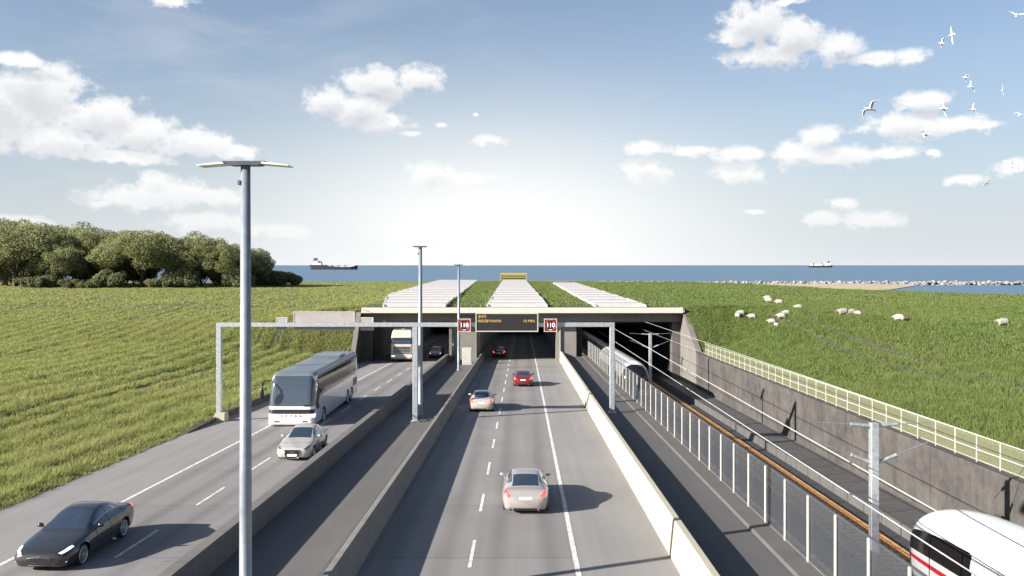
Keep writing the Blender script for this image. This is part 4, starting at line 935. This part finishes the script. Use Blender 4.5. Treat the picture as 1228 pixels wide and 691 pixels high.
# --- trains
def train_sections(nose, length):
    full = [(0,.42),(.9,.42),(1.28,.50),(1.44,.85),(1.49,1.35),(1.50,1.75),(1.49,2.2),(1.44,2.65),(1.33,3.1),(1.1,3.5),(.72,3.80),(.35,3.92),(0,3.95)]
    st = []
    prof = [(0.0,.20,.22),(.02,.34,.34),(.10,.52,.46),(.28,.68,.57),(.62,.82,.70),(1.15,.91,.80),(1.9,.965,.885),(2.8,.99,.945),(3.8,1.0,.98),(5.0,1.0,1.0)]
    for d, ws, hs in prof:
        d = d*nose/5.0; zc = 1.25
        sec = []
        for x, z in full:
            z2 = zc+(z-zc)*hs if z > zc else zc+(z-zc)*(.35+.65*min(1, ws*1.05))
            sec.append((x*ws, z2))
        st.append((-d, sec))
    for d in np.linspace(nose+1.2, length, 46): st.append((-float(d), full))
    return st
def make_train(label, loc, heading, nose, length, blunt=False):
    t = thing('train', label, 'train', loc, heading, 'high speed trains')
    def strip(v, sgn):
        if 4.62 < v < 5.12: return 'stripe%d' % sgn
        return 'skirt' if v < 2.6 else 'body'
    def cl(y, z, x, u, v, sgn):
        d = -y
        if blunt:
            if d < nose*.62 and v > 4.4 and u < 6.2: return 'windscreen'
        else:
            if .12 < d < 6.1 - (v-5.6)*.12 and 5.62 < v < 7.75: return 'windscreen'
        return strip(v, sgn)
    st = train_sections(nose, length); st = [q for q in st if -q[0] <= nose+1.5]
    P = loft_body(st, 10 if not blunt else 5, 9 if not blunt else 6, cl, ends=False)
    ring, vs = LOFT_END
    cuts = [-float(ring[0][1])]; win = []
    d = nose+2.0
    if not blunt: cuts += [8.15, 8.75]; win.append((8.15, 8.75, 'door_window', 5.45, 7.4)); d = 10.2
    while d < length-2.5: cuts += [d, d+1.95]; win.append((d, d+1.95, 'window', 5.7, 7.1)); d += 2.3
    cuts = sorted(set(cuts+[length]))
    for i in range(len(cuts)-1):
        m = (cuts[i]+cuts[i+1])/2; w = [q for q in win if q[0]-.01 < m < q[1]+.01]
        for j in range(len(ring)-1):
            v = (vs[j]+vs[j+1])/2
            for sgn in (1, -1):
                nm = strip(v, sgn)
                if w and w[0][3] < v < w[0][4]: nm = '%s%d_%d' % (w[0][2], sgn, i)
                q = [(sgn*ring[j][0], -cuts[i], ring[j][2]), (sgn*ring[j][0], -cuts[i+1], ring[j][2]), (sgn*ring[j+1][0], -cuts[i+1], ring[j+1][2]), (sgn*ring[j+1][0], -cuts[i], ring[j+1][2])]
                P.setdefault(nm, []).append(q)
    for nm, q in P.items():
        base, mat = nm, 'train_white'
        if nm == 'windscreen': mat = 'train_glass'
        elif nm.startswith('stripe'): base, mat = 'stripe', 'train_red'
        elif nm.startswith('door_window'): base, mat = 'door_window', 'train_grey_glass'
        elif nm.startswith('window'): base, mat = 'window', 'train_glass'
        elif nm == 'skirt': mat = 'train_grey'
        link(base, quads_mesh(base, q, mat), t)
    for d in np.arange(5.0, length, 14.0):
        MB().box(-1.1, 1.1, -d-1.6, -d+1.6, .15, .5).obj('bogie', 'black_trim', t)
    for dd in ((7.55, 9.35, 26.0) if not blunt else (26.0,)):
        for x in (-1, 1): MB().tube([(x*(ring[j][0]+.002), -dd, ring[j][2]) for j in range(len(ring)) if (2.7 if dd < 20 else 1.5) < vs[j] < (7.9 if dd < 20 else 11.9)], .012, 4, False).obj('door_seam', 'train_grey', t)
    for x in (-1, 1):
        b = MB(); ellipsoid(b, (x*.80, -.42 if not blunt else -.16, 1.18), (.20, .16, .085)); b.obj('headlight', 'headlight', t)
    return t
RAILH = -2.70
tr = make_train('white high speed train with red stripe, its nose at the lower right', (16.4, 35.1, rz(35.1)+RAILH-.05), 0.0, 6.4, 60.0)
tr.rotation_euler = (-math.atan(S), 0, 0)
tr2 = make_train('white train with dark front, half inside the railway tunnel opening', (12.0, 92.5, rz(92.5)+RAILH-.05), math.pi, 2.2, 80.0, True)
tr2.scale = (1.08, 1.0, 1.16); tr2.rotation_euler = (math.atan(S), 0, math.pi)

# ------------------------------------------------------------------ trees and shrubs
def crown_mesh(name, clumps, leaf, nleaf, mat, seed):
    rg = np.random.default_rng(seed); V = []
    for (cx, cy, cz, r) in clumps:
        n = int(nleaf*(r*r)); d = rg.normal(size=(n, 3)); d /= np.linalg.norm(d, axis=1)[:, None]
        rad = r*(0.55+0.5*rg.random(n)**0.7); c = np.array([cx, cy, cz])+d*rad[:, None]*np.array([1, 1, .82])
        nrm = d+rg.normal(0, .55, (n, 3)); nrm /= np.linalg.norm(nrm, axis=1)[:, None]
        a = np.cross(nrm, rg.normal(size=(n, 3))); a /= np.linalg.norm(a, axis=1)[:, None]; b = np.cross(nrm, a)
        s = leaf*(0.6+0.8*rg.random(n))[:, None]
        V.append(np.stack([c-a*s*.5, c+b*s*.35, c+a*s*.5, c-b*s*.35], 1).reshape(-1, 3))
    V = np.concatenate(V).astype(np.float32); n = len(V)//4
    me = bpy.data.meshes.new(name); me.vertices.add(len(V)); me.vertices.foreach_set('co', V.ravel()); me.loops.add(len(V)); me.loops.foreach_set('vertex_index', np.arange(len(V), dtype=np.int32))
    me.polygons.add(n); me.polygons.foreach_set('loop_start', np.arange(0, 4*n, 4, dtype=np.int32)); me.update(); me.validate(); me.materials.append(M[mat]); return me
def tree_proto(seed, H=14.0, Rc=7.5, trunk=0.34):
    """domed crown made of leaf clumps carried by forking limbs"""
    rr = random.Random(seed); clumps = []; wood = MB(); base = H*.20
    nl = 5
    wood.tube([(0,0,-.4),(.1,.05,base*.5),(0.15,-.1,base)], [.46*trunk/.34, trunk, trunk*.85], 8)
    tips = []
    for i in range(nl):
        a = 2*math.pi*i/nl+rr.uniform(-.4, .4); out = Rc*rr.uniform(.45, .7); top = H*rr.uniform(.55, .74)
        p = [(0.15,-.1,base*.9), (math.cos(a)*out*.3, math.sin(a)*out*.3, base+(top-base)*.4), (math.cos(a)*out*.65, math.sin(a)*out*.65, base+(top-base)*.75), (math.cos(a)*out, math.sin(a)*out, top)]
        wood.tube(p, [trunk*.62, trunk*.45, trunk*.3, .06], 7)
        for q in range(3):
            a2 = a+rr.uniform(-.7, .7); s0 = Vector(p[2]); e = s0+Vector((math.cos(a2)*Rc*.35, math.sin(a2)*Rc*.35, H*rr.uniform(.02, .2))); wood.tube([s0, (s0+e)/2+Vector((0,0,.3)), e], [trunk*.26, .09, .04], 5)
    n = 58
    for i in range(n):
        u = (i+.5)/n; el = math.asin(min(1, -0.62+1.60*u)); a = i*2.39996+rr.uniform(-.3, .3)
        k = rr.uniform(.74, .98); x = math.cos(a)*math.cos(el)*Rc*k; y = math.sin(a)*math.cos(el)*Rc*k; z = H*.57+math.sin(el)*H*.385*k
        clumps.append((x, y, z, rr.uniform(1.15, 2.1)*Rc/7.5))
    for i in range(12): clumps.append((rr.uniform(-.45,.45)*Rc, rr.uniform(-.45,.45)*Rc, H*rr.uniform(.48, .75), rr.uniform(1.3, 2.0)))
    return clumps, wood
PROTO = []
for i, (H, Rc) in enumerate(((14, 7.6), (15, 7.0), (13, 8.2), (16, 7.2))):
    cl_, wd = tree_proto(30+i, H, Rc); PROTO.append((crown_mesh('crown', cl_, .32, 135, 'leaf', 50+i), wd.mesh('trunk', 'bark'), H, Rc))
def tree(px, base_py, top_py, Y, proto, label, wide=1.0):
    x = (px-CX)*Y/FPX; z = float(terrain(x, Y)); cr, wd, H, Rc = PROTO[proto]; zt = CZ-(top_py-HY)*Y/FPX; s = (zt-z)/(H*.97)
    t = thing('tree', label, 'tree', (x, Y, z), random.uniform(0, 6.28), 'trees at the far left edge of the field'); t.scale = (s*wide*1.12, s*wide*1.12, s)
    link('crown', cr, t); link('trunk', wd, t)
TREES = [(18, 270, 226, 2, 'round olive green tree at the left edge of the picture', 1.1), (72, 292, 222, 0, 'lower round tree, second from the left in the front row', .95), (108, 276, 232, 1, 'tall tree behind the second front tree from the left', 1.0),
         (170, 279, 226, 2, 'broad domed tree in the middle of the grove', 1.15), (240, 282, 228, 0, 'tree with a clear forked trunk, just left of the near lamp pole', 1.05), (272, 291, 224, 1, 'tree standing behind the near lamp pole', 1.0), (303, 297, 230, 3, 'last tree at the right end of the grove', .95),
         (5, 262, 250, 3, 'tallest tree behind the left edge of the grove', 1.1), (52, 268, 248, 1, 'back row tree, second from the left', 1.1), (88, 271, 246, 0, 'back row tree, third from the left', 1.1), (130, 276, 250, 3, 'back row tree left of the broad domed tree', 1.1), (205, 287, 246, 2, 'back row tree right of the broad domed tree', 1.1), (-30, 268, 240, 0, 'tree cut off by the left edge of the picture', 1.1)]
for px, tp, Y, p, lab, wd in TREES: tree(px, 344, tp, Y, p, lab, wd)
def bush(px, base_py, wpx, hpx, Y, label, mat='bush_leaf', seed=0, loc=None):
    rr = random.Random(900+seed); p = pix(px, base_py, Y); z = float(terrain(p.x, Y)); w = wpx*Y/FPX/2; h = hpx*Y/FPX
    cl_ = [(rr.uniform(-.75, .75)*w, rr.uniform(-.5, .5)*min(w, 3), h*rr.uniform(.25, .72), h*rr.uniform(.26, .42)) for i in range(max(5, int(3*w/h)+4)*(3 if h > 1.2 else 1))]
    t = thing('shrub', label, 'bush', (p.x, Y, z), 0, 'shrubs around the field'); link('foliage', crown_mesh('foliage', cl_, min(.5, h*.16), 150 if h > 1.2 else 300, mat, 300+seed), t)
    b = MB()
    for i in range(4): b.tube([(rr.uniform(-.3,.3)*w, 0, -.2), (rr.uniform(-.6,.6)*w, rr.uniform(-.3,.3), h*.6)], [.06*h/2, .02], 5)
    b.obj('stem', 'bark', t)
for i, (px, wpx, hpx, Y, lab) in enumerate(((12, 76, 50, 238, 'dense undergrowth behind the leftmost trees'), (160, 90, 44, 244, 'dense undergrowth behind the broad domed tree'), (100, 80, 48, 243, 'dense undergrowth behind the second front tree'), (250, 76, 34, 242, 'dense undergrowth behind the forked tree'), (305, 44, 26, 241, 'dense undergrowth behind the last tree of the grove'), (35, 46, 14, 218, 'low shrub below the left edge of the grove'), (95, 50, 12, 218, 'wide low shrub below the tall back trees'), (132, 30, 24, 219, 'rounded bush left of the broad domed tree'), (215, 40, 26, 221, 'dense bush filling the gap right of the broad tree'), (285, 34, 24, 222, 'bush around the foot of the trees behind the lamp pole'), (345, 42, 18, 240, 'low bush at the right end of the grove beside the sea'), (325, 34, 22, 236, 'bush between the last tree and the low end bush'), (60, 30, 22, 220, 'upright bush between the first two front trees'), (190, 36, 12, 219, 'low shrub right of the trunk of the broad tree'))): bush(px, 344, wpx, hpx, Y, lab, seed=i)
for i, (x, y) in enumerate(((-10.1, 121.5), (-10.4, 129), (-10.6, 137), (-11.2, 156), (-11.5, 166), (-12.0, 182))): bush(CX+x*FPX/y, 360, 5.5*117/y, 6*117/y, y, ('nearest', 'second', 'third', 'fourth', 'fifth', 'farthest')[i]+' small dark shrub along the edge of the fanning louvres', seed=20+i)

# ------------------------------------------------------------------ sheep
def sheep_mesh():
    b = MB(); bm = bmesh.new()
    sk = {'rump': (0,-.42,.62,.27), 'mid': (0,0,.64,.33), 'chest': (0,.36,.62,.27), 'neck': (0,.56,.66,.15), 'head': (0,.74,.58,.105), 'nose': (0,.90,.46,.065),
          'hl1': (.15,-.44,.34,.085), 'hl2': (.15,-.42,.03,.05), 'hr1': (-.15,-.44,.34,.085), 'hr2': (-.15,-.42,.03,.05), 'fl1': (.14,.36,.34,.08), 'fl2': (.14,.36,.03,.045), 'fr1': (-.14,.36,.34,.08), 'fr2': (-.14,.36,.03,.045), 'tail': (0,-.68,.55,.06)}
    ed = [('rump','mid'),('mid','chest'),('chest','neck'),('neck','head'),('head','nose'),('rump','hl1'),('hl1','hl2'),('rump','hr1'),('hr1','hr2'),('chest','fl1'),('fl1','fl2'),('chest','fr1'),('fr1','fr2'),('rump','tail')]
    ks = list(sk); me = bpy.data.meshes.new('sheep'); me.from_pydata([sk[k][:3] for k in ks], [(ks.index(a), ks.index(c)) for a, c in ed], [])
    o = bpy.data.objects.new('sheep_builder', me); COL.objects.link(o); md = o.modifiers.new('s', 'SKIN'); o.modifiers.new('d', 'SUBSURF').levels = 1
    for i, k in enumerate(ks): me.skin_vertices[0].data[i].radius = (sk[k][3], sk[k][3])
    me.skin_vertices[0].data[1].use_root = True
    dg = bpy.context.evaluated_depsgraph_get(); ev = o.evaluated_get(dg); nm = bpy.data.meshes.new_from_object(ev); bpy.data.objects.remove(o); bm.free()
    nm.name = 'sheep'; nm.materials.clear(); nm.materials.append(M['wool']); nm.materials.append(M['sheep_face'])
    for p in nm.polygons:
        p.use_smooth = True
        if p.center.y > .68 or p.center.z < .27: p.material_index = 1
    return nm
SHEEP = sheep_mesh()
SH = [(884.5,382.5,9.5,.3,'white sheep lowest in the pair at the left end of the flock'),(888.5,379,9.5,1.2,'sheep half hidden behind the leftmost white sheep'),(902,383.5,10,1.0,'grey sheep alone just right of the leftmost pair'),(920.5,361,9,1.1,'upper sheep of the pair farthest up the field'),(922,364,9.5,1.1,'lower sheep of the pair farthest up the field'),(934.5,366,9.5,1.1,'single sheep right of the pair farthest up the field'),(957.5,372.5,10,1.2,'single sheep between the left flock and the three in a row'),(943,379,9.5,1.2,'upper sheep of the diagonal pair in the left flock'),(937,383.5,11,1.1,'lower sheep of the diagonal pair in the left flock'),(925.5,389.5,10,1.0,'grey sheep touching the lowest white sheep of the flock'),(931,393.5,9,.2,'lowest bright white sheep of the left flock, facing away'),(1011,379,13,1.5,'dark sided sheep, first of three in a row'),(1021,378.5,11,1.5,'middle sheep of three in a row, partly hidden'),(1029,380,10,.5,'bright white sheep, last of three in a row'),(1078.5,387,14,.7,'lone white sheep in the middle of the right field'),(1203,392,14.5,1.4,'rightmost sheep, alone near the edge of the picture')]
for px, py, lpx, a, lab in SH:
    p = ground_hit(px, py); o = link('sheep', SHEEP); k = lpx*p.y/FPX/1.25; o.location = p; o.rotation_euler = (0, 0, a+math.pi*random.choice((0, 1))*0); o.scale = (k*1.05, k, k); tag(o, lab, 'sheep', 'sheep grazing on the right field')

# ------------------------------------------------------------------ gulls
def gull_mesh(up, sweep, fold):
    b = MB()
    prof = [(-.26,.012,.004),(-.18,.05,.02),(-.05,.065,.06),(.08,.07,.065),(.18,.05,.05),(.25,.042,.042),(.31,.022,.02),(.36,.004,.004)]
    n = 8; vs = [(math.cos(2*math.pi*k/n)*w, y, math.sin(2*math.pi*k/n)*h+ (0.01 if y > .15 else 0)) for y, w, h in prof for k in range(n)]
    b.add(vs, [(i*n+k, i*n+(k+1) % n, (i+1)*n+(k+1) % n, (i+1)*n+k) for i in range(len(prof)-1) for k in range(n)], True)
    for s in (-1, 1):
        st = [(0.03, .0, .02, .19), (.22, .05, .02+.22*up*.9, .19), (.38, .08, .02+.38*up, .16), (.58, .02-sweep*.5, .02+.38*up-.2*fold, .11), (.74, -.07-sweep, .02+.38*up-.36*fold, .03)]
        V = []
        for x, y, z, c in st: V += [(s*x, y+c*.4, z), (s*x, y+c*.1, z+.018), (s*x, y-c*.6, z-.004), (s*x, y+c*.1, z-.006)]
        b.add(V, [(i*4+k, i*4+(k+1) % 4, (i+1)*4+(k+1) % 4, (i+1)*4+k) for i in range(4) for k in range(4)] + [(0,1,2,3), (16,19,18,17)], True)
    b.add([(-.02,-.2,.01),(.02,-.2,.01),(.07,-.38,0),(-.07,-.38,0),(0,-.2,-.01),(0,-.38,-.008)], [(0,1,2,3),(0,4,5,3),(1,4,5,2)])
    me = b.mesh('gull', 'feather', False); me.materials.append(M['feather_grey'])
    for p in me.polygons:
        if abs(p.center.x) > .68: p.material_index = 1
    return me
GM = [gull_mesh(.45, .06, .35), gull_mesh(.15, .14, .5), gull_mesh(.9, .02, .2), gull_mesh(.3, .2, -.3)]
GULLS = [(1043,131,30,0,(.25,.5,1.9),'largest white gull, gliding left of the cloud'),(1141,42,22,1,(.1,1.45,.3),'upper gull of the close pair near the top, wings upright'),(1130,52,17,0,(.3,.45,1.4),'lower gull of the close pair near the top'),(1219,18,22,3,(.6,.3,-.5),'gull in the top right corner'),(1159,93,16,1,(.2,.25,1.3),'upper of the two small gulls above the middle of the flock'),(1163,104,16,2,(.4,1.0,.6),'lower of the two small gulls above the middle of the flock'),(1202,109,19,1,(.1,1.5,-.3),'gull banking with wings upright at the right'),(1167,131,15,3,(.5,.9,.8),'small gull beside the right end of the cloud'),(1131,130,19,2,(.2,1.25,.9),'gull with raised wings over the cloud top'),(1108,163,18,2,(.9,.2,.4),'gull seen head on at the base of the cloud'),(1224,138,16,0,(.3,.3,-1.2),'gull half cut by the right edge of the picture'),(1214,200,28,0,(.35,.55,-1.5),'gull with long spread wings over the small right cloud'),(1183,220,13,1,(.3,.8,2.2),'lowest and smallest gull of the flock')]
for px, py, spx, g_, (tilt, roll, yaw), lab in GULLS:
    Y = 1.35*FPX/spx; o = link('gull', GM[g_]); o.location = pix(px, py, Y); o.rotation_euler = (tilt, roll, yaw); tag(o, lab, 'gull', 'gulls flying in the upper right')

# ------------------------------------------------------------------ ships
def ship(px0, px1, Y, label, bow_right, style):
    x0, x1 = (px0-CX)*Y/FPX, (px1-CX)*Y/FPX; L = x1-x0; cx = (x0+x1)/2; t = thing('cargo_ship', label, 'ship', (cx, Y, -1.0), 0 if bow_right else math.pi)
    u = L/60.0
    st = []
    for q, wd, dk in ((-.5,.55,5.2),(-.46,.9,5.2),(-.2,1,4.9),(.2,1,3.4),(.38,.85,3.6),(.46,.5,4.8),(.5,.06,5.8)): st.append((q*60, wd*4.6, dk))
    if style: st = [(a, b, 4.2 if abs(a) < 26 else 5.2) for a, b, c in st]
    V = []
    for x, w, h in st: V += [(x*.985, 0, -1.2), (x*.985, -w*.8, -1.0), (x, -w, h), (x, w, h), (x*.985, w*.8, -1.0)]
    f = [(i*5+k, i*5+(k+1) % 5, (i+1)*5+(k+1) % 5, (i+1)*5+k) for i in range(6) for k in range(5)] + [(0,1,2,3,4), (34,33,32,31,30)]
    b = MB().add(V, f); b.xf(Matrix.Scale(u, 4)); b.obj('hull', 'hull_dark', t)
    def bx(nm, mat, *a): q = MB().box(*a); q.xf(Matrix.Scale(u, 4)); return q.obj(nm, mat, t)
    if not style:
        bx('raised_stern', 'hull_dark', -29.5, -9, -4.0, 4.0, 4.9, 5.9); bx('superstructure', 'ship_white', -26, -15, -3.6, 3.6, 5.9, 8.6); bx('bridge', 'ship_white', -24, -19, -3.8, 3.8, 8.6, 11.0)
        bx('funnel', 'funnel', -25, -20.5, -1.7, 1.7, 10.5, 14.5); bx('crane_house', 'deck_grey', -18, -15, -1.2, 1.2, 8.6, 11.0); bx('deck_pipes', 'ship_white', -8.5, 22, -1.6, 1.6, 3.6, 4.9); bx('bow_rail', 'ship_white', 22, 27, -2.2, 2.2, 4.2, 5.2)
        for x in (-4, 4, 12): bx('deck_locker', 'deck_grey', x, x+2, -2.5, 2.5, 4.9, 5.6)
        q = MB().tube([(27, 0, 5), (27, 0, 8)], .2, 6); q.xf(Matrix.Scale(u, 4)); q.obj('mast', 'deck_grey', t)
    else:
        bx('superstructure', 'ship_white', -24, -13, -4, 4, 4.2, 11.0); bx('bridge', 'deck_grey', -17, -12.5, -4.4, 4.4, 11.0, 13.0); bx('funnel', 'funnel', -23, -20, -1.6, 1.6, 9, 16.0)
        bx('hatch_cover', 'ship_white', -4, 14, -3.8, 3.8, 4.2, 9.0); bx('foredeck_house', 'ship_white', 17, 23, -3, 3, 4.2, 8.6)
        for x in (-5.4, 14.2): bx('crane_post', 'hull_dark', x, x+1.6, -.8, .8, 4.2, 11.6)
        bx('crane_beam', 'deck_grey', -4, 14.2, -.5, .5, 10.6, 11.4)
    t.rotation_euler = (0, 0, 0 if bow_right else math.pi)
ship(371.5, 429, 1900, 'dark cargo ship low in the water, right of the grove', True, 0)
ship(968.5, 998, 3600, 'small distant freighter on the horizon over the right field', False, 1)
